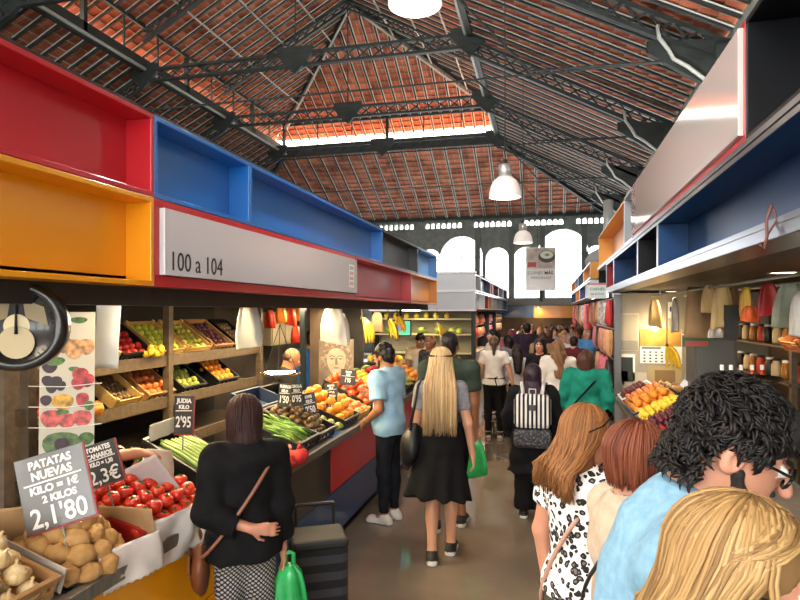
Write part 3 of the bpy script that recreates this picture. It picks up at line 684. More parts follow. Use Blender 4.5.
for Y in (6.3, 10.7, 15.1, 19.5, 23.9):
    t = bpy.data.objects.new('roof_truss', None); t.location = (0, Y, 0); link(t); tag(t, kind='structure')
    m = MB(); lattice(m, (LX0, 0, ZC0 - .05), (LX1, 0, ZC0 - .05), .33, 22); m.build('tie_girder', steel, t)
    for x, zt in ((LX0, ZC0), (LX1, ZC0), (LC, ZC0)):
        g = MB(); pl = [(x - .5, -.1), (x - .22, -.42), (x, -.62), (x + .22, -.42), (x + .5, -.1), (x + .5, .12), (x - .5, .12)]
        g.prism(pl, -.05, .05); g.build('gusset_plate', steel, t, M=T(0, 0, zt) @ RX(PI / 2))
    if Y < 20:
        m = MB(); lattice(m, (LX0, 0, ZC1 - .2), (LC, 0, ZR - .25), .28, 14, .06); lattice(m, (LX1, 0, ZC1 - .2), (LC, 0, ZR - .25), .28, 14, .06); m.build('principal_rafter', steel, t)
        m = MB(); m.tube([(LC, 0, ZC0), (LC, 0, ZR - .3)], .02, 6)
        m.build('king_rod', steel, t)
    for sx, xa, xb in ((1, LX1, XR), (-1, LX0, XL)):
        m = MB(); lattice(m, (xa, 0, ZC0 - .2), (xb - sx * .1, 0, 6.57 - .2), .34, 12, .07); m.build('lower_rafter', steel, t)
        m = MB(); m.tube([(xa, 0, 8.0), (xa + sx * 1.6, 0, 6.2), (xb - sx * .5, 0, 6.14)], .022, 6); m.tube([(LC, 0, 6.14), (xb - sx * .5, 0, 6.14)], .018, 6); m.build('tie_rod', steel, t)
        m = MB(); m.prism([(xb, 5.2), (xb - sx * .18, 5.2), (xb - sx * .5, 5.75), (xb - sx * 1.3, 6.3), (xb - sx * 1.3, 6.5), (xb, 6.4)][::sx], -.06, .06); m.build('bracket', steel, t, M=RX(PI / 2) if True else None)
        m = MB(); m.box(xb - sx * .28 if sx > 0 else xb, xb if sx > 0 else xb + .28, -.13, .13, 0, 6.3); m.build('column', steel, t)
        px = xb - sx * 1.15
        m = MB(); m.tube([(px, -.1, 6.72), (px + sx * .02, -.12, 6.5), (px + sx * .16, -.14, 6.28), (px + sx * .24, -.14, 6.12), (px + sx * .45, -.14, 5.98), (px + sx * .7, -.14, 5.75), (px + sx * .85, -.14, 5.4), (px + sx * .87, -.14, 4.6)], .034, 8); m.build('rainwater_pipe', mat('pale_pipe', 'a9aeab', .4), t, smooth=True)
# near end wall with its own tall windows (behind the photographer)
nw = MB().box(XL, XR, YN - .15, YN, 0, 1.0).box(XL, XR, YN - .15, YN, 6.2, 8.7)
for k in range(8): nw.box(XL + k * 2.73 - .25, XL + k * 2.73 + .25, YN - .15, YN, 1, 6.2)
tag(nw.build('wall_near', plaster), kind='structure')
# hanging bell lamps
alu = mat('brushed_aluminium', 'c9cac8', .35, metal=.6)
bell_m, nt_, b_ = _new('ribbed_acrylic'); b_.inputs['Base Color'].default_value = lin('efe9e4'); b_.inputs['Roughness'].default_value = .25; b_.inputs['Emission Color'].default_value = lin('fff4ea'); b_.inputs['Emission Strength'].default_value = .25
bulb_m = glow('lamp_bulb', 'fff6e8', 14)
def bell(px, ytop, d, zb, dia, label):
    p = pt(px, 300, d); R_ = dia / 2; o = thing('pendant_lamp', label, 'lamp', T(p.x, p.y, zb), 'bell lamps over the aisle')
    pr = [(R_, 0), (R_ * .985, R_ * .25), (R_ * .9, R_ * .65), (R_ * .74, R_ * 1.0), (R_ * .48, R_ * 1.22), (R_ * .4, R_ * 1.26)]
    m = MB(); m.lathe(pr + [(r - .012, z - .006) for r, z in pr[::-1]], 28, cap=False); m.build('lamp_shade', bell_m, o, True)
    MB().lathe([(R_ * .41, R_ * 1.24), (R_ * .41, R_ * 2.0), (R_ * .36, R_ * 2.04), (.03, R_ * 2.06)], 20).build('lamp_housing', alu, o, True)
    MB().lathe([(.001, R_ * .28), (R_ * .55, R_ * .3), (R_ * .6, R_ * .45), (R_ * .3, R_ * 1.2)], 16).build('bulb', bulb_m, o, True)
    top = ZC0 - (0 if p.x < LX1 else .44 * (p.x - LX1))
    MB().tube([(0, 0, R_ * 2.0), (0, 0, R_ * 2.35)], R_ * .14, 8).tube([(0, 0, R_ * 2.3), (0, 0, top - zb)], .008, 6).build('cord', steel, o)
    l = bpy.data.lights.new('lamp_light', 'SPOT'); l.energy = 150; l.color = (1, .93, .85); l.spot_size = 2.5; l.spot_blend = .6; l.shadow_soft_size = .12
    lo = bpy.data.objects.new('lamp_light', l); lo.location = (0, 0, R_ * .2); link(lo, o)
bell(415, 5, 4.2, 4.15, .38, 'bell lamp hanging nearest, its glowing rim cut by the top of the view')
bell(505, 197, 9.4, 3.8, .5, 'ribbed bell lamp hanging over the aisle before the tiled roof')
bell(523, 243, 15.8, 3.82, .5, 'bell lamp hanging just above the printed banner')
# hanging banner
p = pt(541, 269, 17.5); bn = thing('hanging_banner', 'printed food banner hanging over the aisle before the bright arched window', 'banner', face_m((p.x, p.y, p.z), math.radians(8)))
MB().box(-.42, .42, -.63, .63, -.012, .012).build('board', mat('banner_paper', 'dcdcda', .6), bn)
MB().box(-.4, .4, .02, .6, .012, .016).build('picture', mat('banner_photo', 'a79a92', .6, 'cfc6bf', 4), bn)
b = MB(); b.T = T(.16, .36, .016); b.lathe([(.24, .0), (.24, .006)], 20, 0, sq=.75); b.lathe([(.19, .006), (.19, .01)], 20, 1, (0, .05, 0), sq=.6); b.lathe([(.07, .01), (.07, .013)], 10, 2, (.01, .05, 0), sq=.6)
b.build('bowl_print', [mat('print_charcoal', '4a4a4c', .6), mat('print_cream', 'd9dccb', .6), mat('print_green', '7f9a5c', .6)], bn)
MB().box(-.38, -.14, .06, .2, .016, .018).build('meat_print', mat('print_red', 'b4534c', .6), bn)
ink = mat('ink_grey', '6a6a6a', .7); inkd = mat('ink_dark', '2b2b2b', .7)
lettering('CUINES', .13, ink, T(-.16, -.12, .013), bn, 0); lettering('MÁS', .13, inkd, T(.22, -.12, .013), bn, .003); lettering('IMAGINAS?', .12, ink, T(.0, -.26, .013), bn, 0)
b = MB().tube([(-.1, .63, 0), (-.1, 4.5, 0)], .006, 5).tube([(.2, .63, 0), (.2, 4.5, 0)], .006, 5); b.build('hanging_wire', steel, bn)
MB().tube([(0, -.63, 0), (0, -.95, 0)], .05, 8).build('weight', steel, bn)
# ------------------------------------------------------------------ stall fascias
def paint(name, c, c2=None): return mat(name, c, .3, c2, 2.5, spec=.5, coat=.25)
P_RED, P_YEL, P_BLU = paint('red_lacquer', 'c4202c'), paint('yellow_lacquer', 'f0a012'), paint('blue_lacquer', '1f6fc0')
P_BLK, P_SKY, P_NAVY, P_DRED, P_ORA, P_WHT = paint('black_lacquer', '121519'), paint('pale_blue_lacquer', '6aa6dd'), paint('navy_lacquer', '103c6c'), paint('dark_red_lacquer', '8f1a26'), paint('orange_lacquer', 'e29a35'), paint('white_lacquer', 'd9dde0')
P_NAV2 = mat('dark_blue_lacquer', '0f3a66', .35, spec=.35); P_BL2 = mat('near_black_lacquer', '0c0e12', .4, spec=.3)
P_GRY = paint('grey_lacquer', '9aa0a4')
silver = mat('silver_edge', '8b8e93', .28, metal=.85)
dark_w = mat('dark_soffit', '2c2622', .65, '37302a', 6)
def fmat(side, x):
    """frame on a fascia: local x runs along the aisle to the reader's right side, y up, z out to the aisle"""
    if side < 0: return lambda y: Matrix(((0, 0, 1, x), (1, 0, 0, y), (0, 1, 0, 0), (0, 0, 0, 1)))
    return lambda y: Matrix(((0, 0, -1, x), (-1, 0, 0, y), (0, 1, 0, 0), (0, 0, 0, 1)))
def niche(label, side, x, y0, y1, z0, z1, m, dep=.13, edge=None, th=.022, group=None):
    M = fmat(side, x)((y0 + y1) / 2); w = (y1 - y0) / 2 - .001; o = thing('fascia_box', label, 'display box', M @ T(0, z0, 0), group); h = z1 - z0 - .002
    b = MB().box(-w, w, 0, th, -dep, 0).box(-w, w, h - th, h, -dep, 0).box(-w, -w + th, th, h - th, -dep, 0).box(w - th, w, th, h - th, -dep, 0)
    b.build('frame', m, o, bevel=.003)
    if edge: MB().box(-w, w, 0, th, 0, .006).box(-w, w, h - th, h, 0, .006).box(-w, -w + th, th, h - th, 0, .006).box(w - th, w, th, h - th, 0, .006).build('edge_strip', edge, o)
    MB().box(-w, w, 0, h, -dep - .015, -dep).build('back_panel', m, o); return o
XF = -1.7; Z0, ZM, Z1 = 2.115, 2.51, 2.88
niche('red open fascia box over the yellow one at the near stall', -1, XF, .2, 2.33, ZM, Z1, P_RED, group='fascia boxes of the fruit stall')
niche('yellow open fascia box over the hanging dial scale', -1, XF, .2, 2.33, Z0, ZM, P_YEL, group='fascia boxes of the fruit stall')
niche('short blue fascia box between the red box and the long blue one', -1, XF, 2.33, 3.22, ZM, Z1, P_BLU, group='fascia boxes of the fruit stall')
niche('long blue fascia box over the white stall sign', -1, XF, 3.22, 6.13, ZM, Z1, P_BLU, group='fascia boxes of the fruit stall')
niche('black fascia box between the long blue and pale blue boxes', -1, XF, 6.13, 7.9, ZM, Z1, P_BLK, group='fascia boxes of the fruit stall')
niche('pale blue fascia box at the top end of the fruit stall', -1, XF, 7.9, 9.33, ZM, Z1, P_SKY, group='fascia boxes of the fruit stall')
niche('red fascia box beside the white stall sign', -1, XF, 5.21, 7.5, Z0, ZM, P_RED, group='fascia boxes of the fruit stall')
niche('orange yellow fascia box at the lower end of the fruit stall', -1, XF, 7.5, 9.33, Z0, ZM, P_ORA, group='fascia boxes of the fruit stall')
sg = thing('stall_sign', 'white glossy stall sign reading 100 a 104 in a red frame', 'sign', fmat(-1, XF)(3.77) @ T(0, Z0, 0))
gl_w = mat('white_acrylic', 'd5d3d6', .12, coat=.5)
h = ZM - Z0 - .002; w = 1.438
MB().box(-w, w, 0, .05, -.13, .0).box(-w, w, h - .035, h, -.13, 0).box(-w, -w + .035, .05, h - .035, -.13, 0).box(w - .03, w, .05, h - .035, -.13, 0).build('frame', P_RED, sg, bevel=.003)
MB().box(-w + .037, w - .032, .052, h - .037, -.1, .025).build('panel', gl_w, sg, bevel=.004)
lettering('100 a 104', .125, mat('ink_black', '141414', .5), T(-w + .07, .115, .026), sg, .0, 'LEFT', sx=.93)
b = MB(); b.box(1.17, 1.31, .1, .3, .026, .0275, 0)
for k in range(4): b.box(1.19, 1.29, .12 + k * .045, .15 + k * .045, .0275, .029, 1 + k % 2)
b.build('emblem', [mat('emblem_paper', 'e9e6e4', .4), mat('emblem_pink', 'd8a3ad', .4), mat('emblem_grey', 'a9b5b0', .4)], sg)
def struct(name, mb, m, bevel=0): return tag(mb.build(name, m, bevel=bevel), kind='structure')
# the stall's dark roof, shutter box, back and partitions
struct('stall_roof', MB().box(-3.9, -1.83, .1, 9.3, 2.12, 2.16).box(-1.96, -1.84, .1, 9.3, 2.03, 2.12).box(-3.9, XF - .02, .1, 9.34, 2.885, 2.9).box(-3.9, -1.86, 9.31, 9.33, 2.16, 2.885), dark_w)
brown_w = mat('brown_back_wall', '5c4a38', .7, '6b5742', 3)
struct('wall_stall_back', MB().box(-3.95, -3.9, .1, 12.5, 0, 2.9), mat('dark_back_wall', '3b332b', .7, '4a4036', 4))
# counter with coloured front
steel_top = mat('worn_counter_steel', '77736c', .38, '8a857c', 9, (1, 5, 1), metal=.55)
ct = thing('stall_counter', 'long fruit counter with grey metal top and coloured front panels', 'counter', T(-1.78, .3, 0))
MB().box(-.8, .0, 0, 8.9, .86, .895).box(-.03, .02, 0, 8.9, .855, .915).build('worktop', steel_top, ct, bevel=.004)
MB().box(-.66, -.03, 0, 8.9, .02, .86).build('carcass', mat('counter_black', '1a1817', .7), ct)
for nm, y0, y1, m in (('yellow', 0, 2.85, P_YEL), ('black', 2.85, 4.5, P_BLK), ('red', 4.5, 6.55, P_RED), ('orange', 6.55, 7.2, P_ORA), ('red', 7.2, 8.9, P_RED)):
    MB().box(-.028, -.006, y0 + .005, y1 - .005, .46, .85).build('front_panel', m, ct, bevel=.002, label=nm + ' front panel')
for y0, y1, m in ((0, 2.85, P_YEL), (2.85, 6.0, P_NAVY), (6.0, 8.9, P_NAVY)):
    MB().box(-.028, -.006, y0 + .005, y1 - .005, .08, .45).build('front_panel', m, ct, bevel=.002)
MB().box(-.05, -.03, 0, 8.9, 0, .08).build('plinth', mat('plinth_brown', '3d352e', .5), ct)
# ---- fascia of the stall beyond
def block(side, x, y0, z0, zm, z1, cells_hi, cells_lo, where):
    for row, (za, zb) in ((cells_hi, (zm, z1)), (cells_lo, (z0, zm))):
        y = y0
        for nm, wd, m in row:
            niche('%s fascia box, %s' % (nm, where), side, x, y, y + wd, za + .012, zb - .012, m, .15, P_WHT, .025, 'fascia boxes %s' % where); y += wd
B2 = 14.4
block(-1, XF, B2 + .05, 2.06, 2.5, 2.93, [('white upper', 1.2, P_WHT), ('navy upper', 2.6, P_NAVY), ('orange upper', .9, P_ORA), ('red upper', 2.2, P_DRED), ('pale upper', 2.3, P_WHT), ('black upper', 2.4, P_BLK)],
      [('white lower', 2.2, P_WHT), ('dark red lower', 1.0, P_DRED), ('orange lower', 1.2, P_ORA), ('grey lower', 3.9, P_GRY), ('navy lower', 3.3, P_NAVY)], 'on the white stall beyond the cross aisle')
fb = thing('stall_fascia', 'white and grey end fascia of the stall beyond the cross aisle', 'fascia', T(-1.7, B2, 0))
MB().box(-2.6, 0, 0, .04, 2.06, 2.48).box(-2.6, 0, 0, .04, 2.54, 2.93).build('panel', mat('white_grey_panel', 'c3c9cf', .35), fb)
MB().box(-2.65, .03, -.05, .04, 2.48, 2.54).box(-2.65, .03, -.05, .04, 2.93, 2.98).box(-2.65, .03, -.05, .04, 2.02, 2.06).build('edge_strip', white_p, fb)
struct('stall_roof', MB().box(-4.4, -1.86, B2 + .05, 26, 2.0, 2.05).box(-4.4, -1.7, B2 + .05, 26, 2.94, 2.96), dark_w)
# ---- right fascia
XG = .85; R0, RM, R1, RT = 2.28, 2.335, 2.755, 3.3
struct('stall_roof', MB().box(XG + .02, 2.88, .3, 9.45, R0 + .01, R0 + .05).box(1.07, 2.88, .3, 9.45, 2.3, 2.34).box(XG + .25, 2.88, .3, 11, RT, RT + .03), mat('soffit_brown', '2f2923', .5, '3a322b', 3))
se = tag(MB().box(XG - .01, XG + .2, .3, 9.45, R0, RM - .002).build('edge_strip', silver, bevel=.004), 'long silver edge strip under the blue boxes over the shoppers', 'edge strip')
shelf_edge = tag(MB().box(XG - .012, XG + .2, .3, 11, R1 - .03, R1 - .002).build('shelf_edge', silver, bevel=.003), 'silver strip between the blue boxes and the white sign board', 'edge strip')
wr = 'fascia boxes over the shoppers'
for nm, y0, y1, m in (('long blue fascia box over the shoppers, nearest', .35, 5.13, P_NAV2), ('black fascia box between two blue ones over the shoppers', 5.13, 6.22, P_BL2), ('blue fascia box beyond the black one over the shoppers', 6.22, 8.4, P_NAV2), ('dark red fascia box at the end of the row over the shoppers', 8.4, 9.45, P_DRED)):
    niche(nm, 1, XG, y0, y1, RM, R1 - .032, m, .22, silver, .025, wr)
for nm, y0, y1, m in (('black fascia box beside the tilted white sign board', .35, 2.95, P_BL2), ('grey fascia box between the white sign board and the orange box', 6.6, 7.3, P_GRY), ('orange fascia box at the far end over the shoppers', 7.3, 10.9, P_ORA)):
    niche(nm, 1, XG, y0, y1, R1, RT, m, .22, P_WHT if 'grey' in nm else None, .025, wr)
sb = thing('sign_board', 'large blank glossy white sign board in a red frame over the shoppers', 'sign', fmat(1, XG)(4.775) @ T(0, R1, 0))
w = 1.82; h = RT - R1
MB().box(-w, w, 0, .035, -.2, .0).box(-w, w, h - .02, h, -.2, 0).box(-w, -w + .03, .035, h - .02, -.2, 0).box(w - .03, w, .035, h - .02, -.2, 0).build('frame', P_RED, sb, bevel=.003)
MB().box(-w + .032, w - .032, .037, h - .022, -.15, .02).build('panel', mat('warm_white_acrylic', 'cfc4bf', .1, coat=.6), sb, bevel=.004)
hk = tag(MB().tube([(0, 0, .0), (-.02, 0, -.06), (-.015, .01, -.12), (-.03, .0, -.17), (-.045, 0, -.15)], .006, 6).tube([(0, 0, .0), (.015, 0, -.06), (-.015, .01, -.12)], .004, 6).build('wire_hook', mat('rusty_wire', '6e4034', .5), M=T(XG - .02, 2.56, R0 + .13), smooth=True), 'bent wire hook hanging on the silver edge strip', 'hook')
B3 = 13.0
block(1, XG, B3, 2.3, 2.68, 3.05, [('orange upper', 2.4, P_ORA), ('navy upper', 2.6, P_NAVY), ('grey upper', 2.0, P_GRY), ('orange far upper', 3.5, P_ORA)], [('white lower', 1.6, P_WHT), ('navy lower', 2.6, P_NAVY), ('yellow lower', 2.2, P_YEL), ('navy far lower', 4.0, P_NAVY)], 'on the far stall under the vent hood')
o = thing('stall_sign', 'small white stall sign with teal lettering and a red top edge', 'sign', face_m((.88, 11.6, 2.4), math.radians(-4)))
MB().box(-.17, .17, -.15, .1, -.06, 0).build('panel', mat('sign_white', 'e3e6e4', .4), o); MB().box(-.17, .17, .102, .13, -.06, .004).build('top_edge', P_RED, o)
lettering('CARNES', .07, mat('ink_teal', '3f9f80', .5), T(.0, .02, .002), o, .002); lettering('SELECTAS', .055, MATS['ink_teal'], T(.0, -.07, .002), o, .001)
MB().tube([(1.9, .06, -.03), (.17, .06, -.03)], .015, 6).build('bracket', steel, o)
hd = thing('vent_hood', 'pale grey vent hood with duct above the far stall', 'hood', T(1.35, 14.6, 3.08))
MB().lathe([(.5, 0), (.52, .12), (.4, .3), (.15, .42)], 4).build('hood', mat('hood_grey', 'b4bab9', .35, metal=.3), hd); MB().box(-.4, .4, -.4, .4, .0, .04).build('slot', steel, hd); MB().tube([(0, 0, .4), (0, 0, 1.5)], .11, 12).build('duct', MATS['hood_grey'], hd, True)
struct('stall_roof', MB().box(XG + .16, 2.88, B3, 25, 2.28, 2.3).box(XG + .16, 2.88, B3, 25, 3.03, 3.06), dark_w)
# ---- end stall across the aisle
en = thing('stall_fascia', 'blue and orange fascia of the stall closing the end of the aisle', 'fascia', T(-.4, 26.6, 0))
MB().box(-2.2, -.2, 0, .1, 1.75, 2.28).build('blue_panel', P_NAVY, en); MB().box(-.2, 2.2, 0, .1, 1.75, 2.28).build('orange_panel', P_ORA, en); MB().box(-2.2, 2.2, .05, .5, 2.3, 2.62).build('grey_top', mat('fascia_grey', '8d9290', .5), en)
struct('wall_end_stall', MB().box(-2.7, 1.9, 27.6, 27.7, 0, 2.28), brown_w); struct('stall_roof', MB().box(-2.7, 1.9, 26.71, 27.6, 2.28, 2.299), dark_w)
# ------------------------------------------------------------------ produce
def lump(mb, r, sc, amp, seed, n=14, mi=0, f=9):
    """a rounded lump with its own small dents"""
    k = 9; vs, fs = [], []
    for i in range(k + 1):
        a = PI * i / k
        for j in range(n):
            t = 2 * PI * j / n; v = Vector((math.sin(a) * math.cos(t) * sc[0], math.sin(a) * math.sin(t) * sc[1], -math.cos(a) * sc[2]))
            vs.append(v * r * (1 + amp * noise.noise(v * 1.6 + Vector((seed * 7.3, 0, 0)))))
    for i in range(k):
        for j in range(n):
            j2 = (j + 1) % n; fs.append((i * n + j, i * n + j2, (i + 1) * n + j2, (i + 1) * n + j))
    return mb.add(vs, fs, mi)
def proto(name, kind, size):
    """first copy of a fruit: an object with its parts, hidden nowhere: the first placing moves it"""
    r = size; m = MB(); kids = []
    def col(n, c, c2, ns=30, rough=.4, b=0, co=0): return mat(n, c, rough, c2, ns, bump=b, coat=co)
    if kind == 'potato': lump(m, r, (1.22, .92, .86), .28, rnd.random() * 9); mt = col('potato_skin', 'b98a4c', 'caa066', 22, .75, .25)
    elif kind == 'onion':
        m.lathe([(1e-4, -r * .9), (r * .5, -r * .78), (r * .93, -r * .3), (r, 0), (r * .93, r * .35), (r * .55, r * .72), (r * .2, r * .95), (r * .12, r * 1.25), (r * .16, r * 1.4)], 16); mt = mat('onion_skin', 'd9b577', .4, 'efdcae', 14, (4, 4, .6), coat=.2)
        k = MB(); [k.tube([(0, 0, -r * .88), (math.cos(a) * r * .16, math.sin(a) * r * .16, -r * 1.02)], r * .025, 4) for a in (0, 1.2, 2.4, 3.7, 5)]; kids.append(('root', k, col('onion_root', '8f7648', None)))
    elif kind in ('tomato', 'persimmon', 'redpepper'):
        m.lathe([(1e-4, -r * .8), (r * .5, -r * .76), (r * .92, -r * .4), (r * 1.05, 0), (r * .95, r * .45), (r * .55, r * .74), (r * .2, r * .72), (1e-4, r * .64)], 16, wob=.02)
        mt = col('tomato_skin', 'd22c1c', 'e2482a', 6, .2, 0, .4) if kind == 'tomato' else col('persimmon_skin', 'e2562a', 'ea7038', 6, .25, 0, .3)
        k = MB(); [k.tube([(0, 0, r * .7), (math.cos(a) * r * .3, math.sin(a) * r * .3, r * .8), (math.cos(a) * r * .5, math.sin(a) * r * .5, r * .72)], [r * .08, r * .07, r * .02], 5) for a in (0, 1.26, 2.5, 3.8, 5)]; k.tube([(0, 0, r * .65), (0, 0, r * .95)], r * .06, 5); kids.append(('calyx', k, col('calyx_green', '4d7a2c', None)))
    elif kind in ('orange', 'apple', 'kiwi', 'lemon', 'pear', 'grapefruit', 'melon', 'avocado', 'peach', 'limegreen', 'redapple', 'plum'):
        c = {'orange': ('ee8a1c', 'f39a2c'), 'apple': ('c0342a', 'd88a4a'), 'kiwi': ('6d5335', '85683f'), 'lemon': ('ecc62c', 'f2d646'), 'pear': ('a8a83c', 'c0b84e'), 'grapefruit': ('e8a23a', 'ee8c4a'), 'melon': ('5e7d30', '9aa648'), 'avocado': ('8f9a3c', 'a9ad4a'), 'peach': ('e0713a', 'e6a04c'), 'limegreen': ('b9c93c', 'd8d854'), 'redapple': ('b01f22', 'd0342a'), 'plum': ('5a2430', '70303a')}[kind]
        if kind in ('lemon', 'kiwi', 'avocado'): m.lathe([(1e-4, -r * 1.3), (r * .25, -r * 1.18), (r * .75, -r * .75), (r, 0), (r * .75, r * .75), (r * .28, r * 1.16), (1e-4, r * 1.28)], 14)
        elif kind == 'pear': m.lathe([(1e-4, -r), (r * .6, -r * .85), (r * .98, -r * .2), (r * .85, r * .4), (r * .5, r * .9), (r * .36, r * 1.35), (1e-4, r * 1.5)], 14)
        elif kind == 'melon': lump(m, r, (1.25, 1, .97), .05, 2, 18)
        else: m.lathe([(1e-4, -r * .86), (r * .3, -r * .92), (r * .8, -r * .62), (r, 0), (r * .82, r * .62), (r * .34, r * .9), (1e-4, r * .8)], 14)
        mt = col(kind + '_skin', c[0], c[1], 70 if kind == 'orange' else 8, .4, .1, .1)
        if kind in ('apple', 'pear', 'redapple'): k = MB(); t = r * (1.45 if kind == 'pear' else .8); k.tube([(0, 0, t), (.003, 0, t + r * .3)], r * .05, 5); kids.append(('stem', k, col('stem_brown', '4b3a22', None)))
        elif kind == 'orange': k = MB(); k.lathe([(r * .12, r * .8), (r * .1, r * .86), (1e-4, r * .87)], 8); kids.append(('stem', k, col('calyx_green', '4d7a2c', None)))
    elif kind == 'carrot': m.tube([(-r * 3, 0, 0), (-r, 0, .002), (r * 2.4, 0, 0)], [r * .15, r * .75, r], 10); mt = col('carrot_skin', 'dc5a22', 'e87432', 20); k = MB(); [k.tube([(r * 2.4, 0, 0), (r * 5.5, a * r, r * .6), (r * 7, a * r * 1.8, r * 1.4)], [r * .4, r * .3, r * .1], 6) for a in (-1, 0, 1)]; kids.append(('leafstalk', k, col('leaf_green', '6d9440', '8fb257', 12)))
    elif kind == 'stalk': m.tube([(-.17, 0, 0), (-.06, .004, .004), (.06, 0, .006), (.19, .006, .0)], [r * .7, r, r, r * .6], 8, flat=.7); mt = col('stalk_green', '7ea044', 'a8bf6c', 8, .4)
    elif kind == 'banana':
        m.tube([(math.sin(a) * .1, 0, -.1 * math.cos(a) + .1) for a in [(-.2 + 1.5 * k / 7) for k in range(8)]], [.006, .014, .018, .019, .019, .017, .012, .005], 8); mt = col('banana_skin', 'e6b81c', 'f0cc3a', 9)
    o = m.build(name, mt, None, kind not in ('x',))
    for kn, km, kmat in kids: km.build(kn, kmat, o, True)
    return o
class Pool:
    """prototypes by kind: the first request hands out the original, later ones copies of it and its parts"""
    def __init__(s): s.p, s.used = {}, set()
    def get(s, name, kind, size, var=0):
        k = (name, kind, round(size, 4), var)
        if k not in s.p: s.p[k] = proto(name, kind, size); return s.p[k]
        return copy_tree(s.p[k])
POOL = Pool()
def heap(M, w, l, name, kind, size, label, cat, group, layers=1, sp=None, jit=.12, z0=0, flat=False, lift=.0, mound=.0, nmax=999, shrink=1.0):
    sp = sp or size * 2.02; cnt = 0
    for k in range(layers):
        ww, ll = w - k * sp * .9 * shrink, l - k * sp * .9 * shrink; nx = max(1, int(ww / sp)); ny = max(1, int(ll / (sp * .9)))
        for j in range(ny):
            for i in range(nx):
                if cnt >= nmax: return
                x = (i - (nx - 1) / 2 + (.25 if j % 2 else -.25) * (nx > 1)) * (ww / max(nx, 1)) + rnd.uniform(-1, 1) * jit * size
                y = l / 2 + (j - (ny - 1) / 2) * (ll / max(ny, 1)) + rnd.uniform(-1, 1) * jit * size
                z = z0 + size * .86 + k * sp * .74 + rnd.uniform(0, jit * size) + mound * (1 - (2 * x / w) ** 2)
                o = POOL.get(name, kind, size, (i * 7 + j * 3 + k) % 4 if kind == 'potato' else 0)
                R_ = RZ(rnd.uniform(-.5, .5) if flat else rnd.uniform(0, 6.28)) @ (Matrix.Identity(4) if flat else RX(rnd.uniform(-.7, .7) if kind not in ('kiwi', 'lemon', 'avocado', 'pear') else PI / 2 + rnd.uniform(-.3, .3)))
                o.matrix_world = M @ T(x, y, z) @ R_ @ Matrix.Scale(rnd.uniform(.88, 1.0), 4)
                tag(o, label, cat, group); cnt += 1
def ML(y, x=-1.8, z=.9, tilt=.35, yaw=0): return T(x, y, z) @ RZ(PI / 2 + yaw) @ RX(tilt)
def MR(y, x=.95, z=.9, tilt=.35, yaw=0): return T(x, y, z) @ RZ(-PI / 2 + yaw) @ RX(tilt)
blk_pl = mat('black_crate_plastic', '17181a', .45, bump=.1, ns=40); pine = mat('pine_slat', 'd3a75c', .7, 'e0bd78', 5, (1, 12, 12)); card = mat('cardboard', 'a57c4e', .85, 'b48a5a', 4); paper = mat('wrap_paper', 'cfc9c2', .85, 'e2ddd6', 5, bump=.3)
kraft = mat('kraft_paper', 'a38158', .85, 'b7946a', 5, bump=.3)
def crate(M, w, l, h, label, m=None, wood=False, group=None, name='crate'):
    m = m or blk_pl; b = MB(); t = .012; hw = w / 2
    o = thing(name, label, 'crate', M, group)
    MB().box(-hw, hw, 0, l, 0, t).build('base', m, o)
    b.box(-hw, -hw + t, 0, l, t, h).box(hw - t, hw, 0, l, t, h)
    if wood:
        for k in range(3):
            z = t + (h - t) * k / 3; b.box(-hw, hw, 0, t, z + .004, z + (h - t) / 3 - .006).box(-hw, hw, l - t, l, z + .004, z + (h - t) / 3 - .006)
        c = MB(); [c.box(x - .012, x + .012, y - .012, y + .012, 0, h + .012) for x in (-hw + .014, hw - .014) for y in (.014, l - .014)]; c.build('corner_post', m, o)
    else:
        b.box(-hw + t, hw - t, 0, t, t, h * .35).box(-hw + t, hw - t, 0, t, h * .62, h).box(-hw + t, hw - t, l - t, l, t, h)
        for k in range(5): x = -hw + (k + .5) * w / 5; b.box(x - .008, x + .008, 0, t, h * .3, h * .65)
        MB().box(-hw - .008, hw + .008, -.008, 0, h - .015, h).box(-hw - .008, hw + .008, l, l + .008, h - .015, h).box(-hw - .008, -hw, 0, l, h - .015, h).box(hw, hw + .008, 0, l, h - .015, h).build('rim', m, o)
    b.build('side_wall', m, o); return o
def crumple(label, M, w, h, m, cat='paper', name='paper_sheet', amp=.02, seed=0, bend=0, curl=0, sawtooth=False, hole=False):
    sd = Vector((seed * 3.7, seed * 1.3, 0)); b = MB()
    def fn(u, v):
        x, y = (u - .5) * w, v * h; z = amp * noise.noise(Vector((x * 9, y * 9, 0)) + sd) + bend * (u - .5) ** 2 * w + curl * v * v * h
        if sawtooth and v == 0: y += .008 * (round(u * 18) % 2)
        return (x, y, z)
    b.sheet(fn, 18, 12, .002); o = b.build(name, m, None, True, M)
    if hole: MB().lathe([(.012, 0), (.012, .003), (1e-4, .003)], 12).build('hole', mat('hole_black', '101010', .9), o, M=T(0, h * .72, .004))
    return tag(o, label, cat)
board_k = mat('chalkboard', '2a2826', .55, '3a3734', 8); chalk = mat('white_marker', 'ebe7e0', .6)
red_edge = mat('red_sign_edge', '8e2a2c', .5)
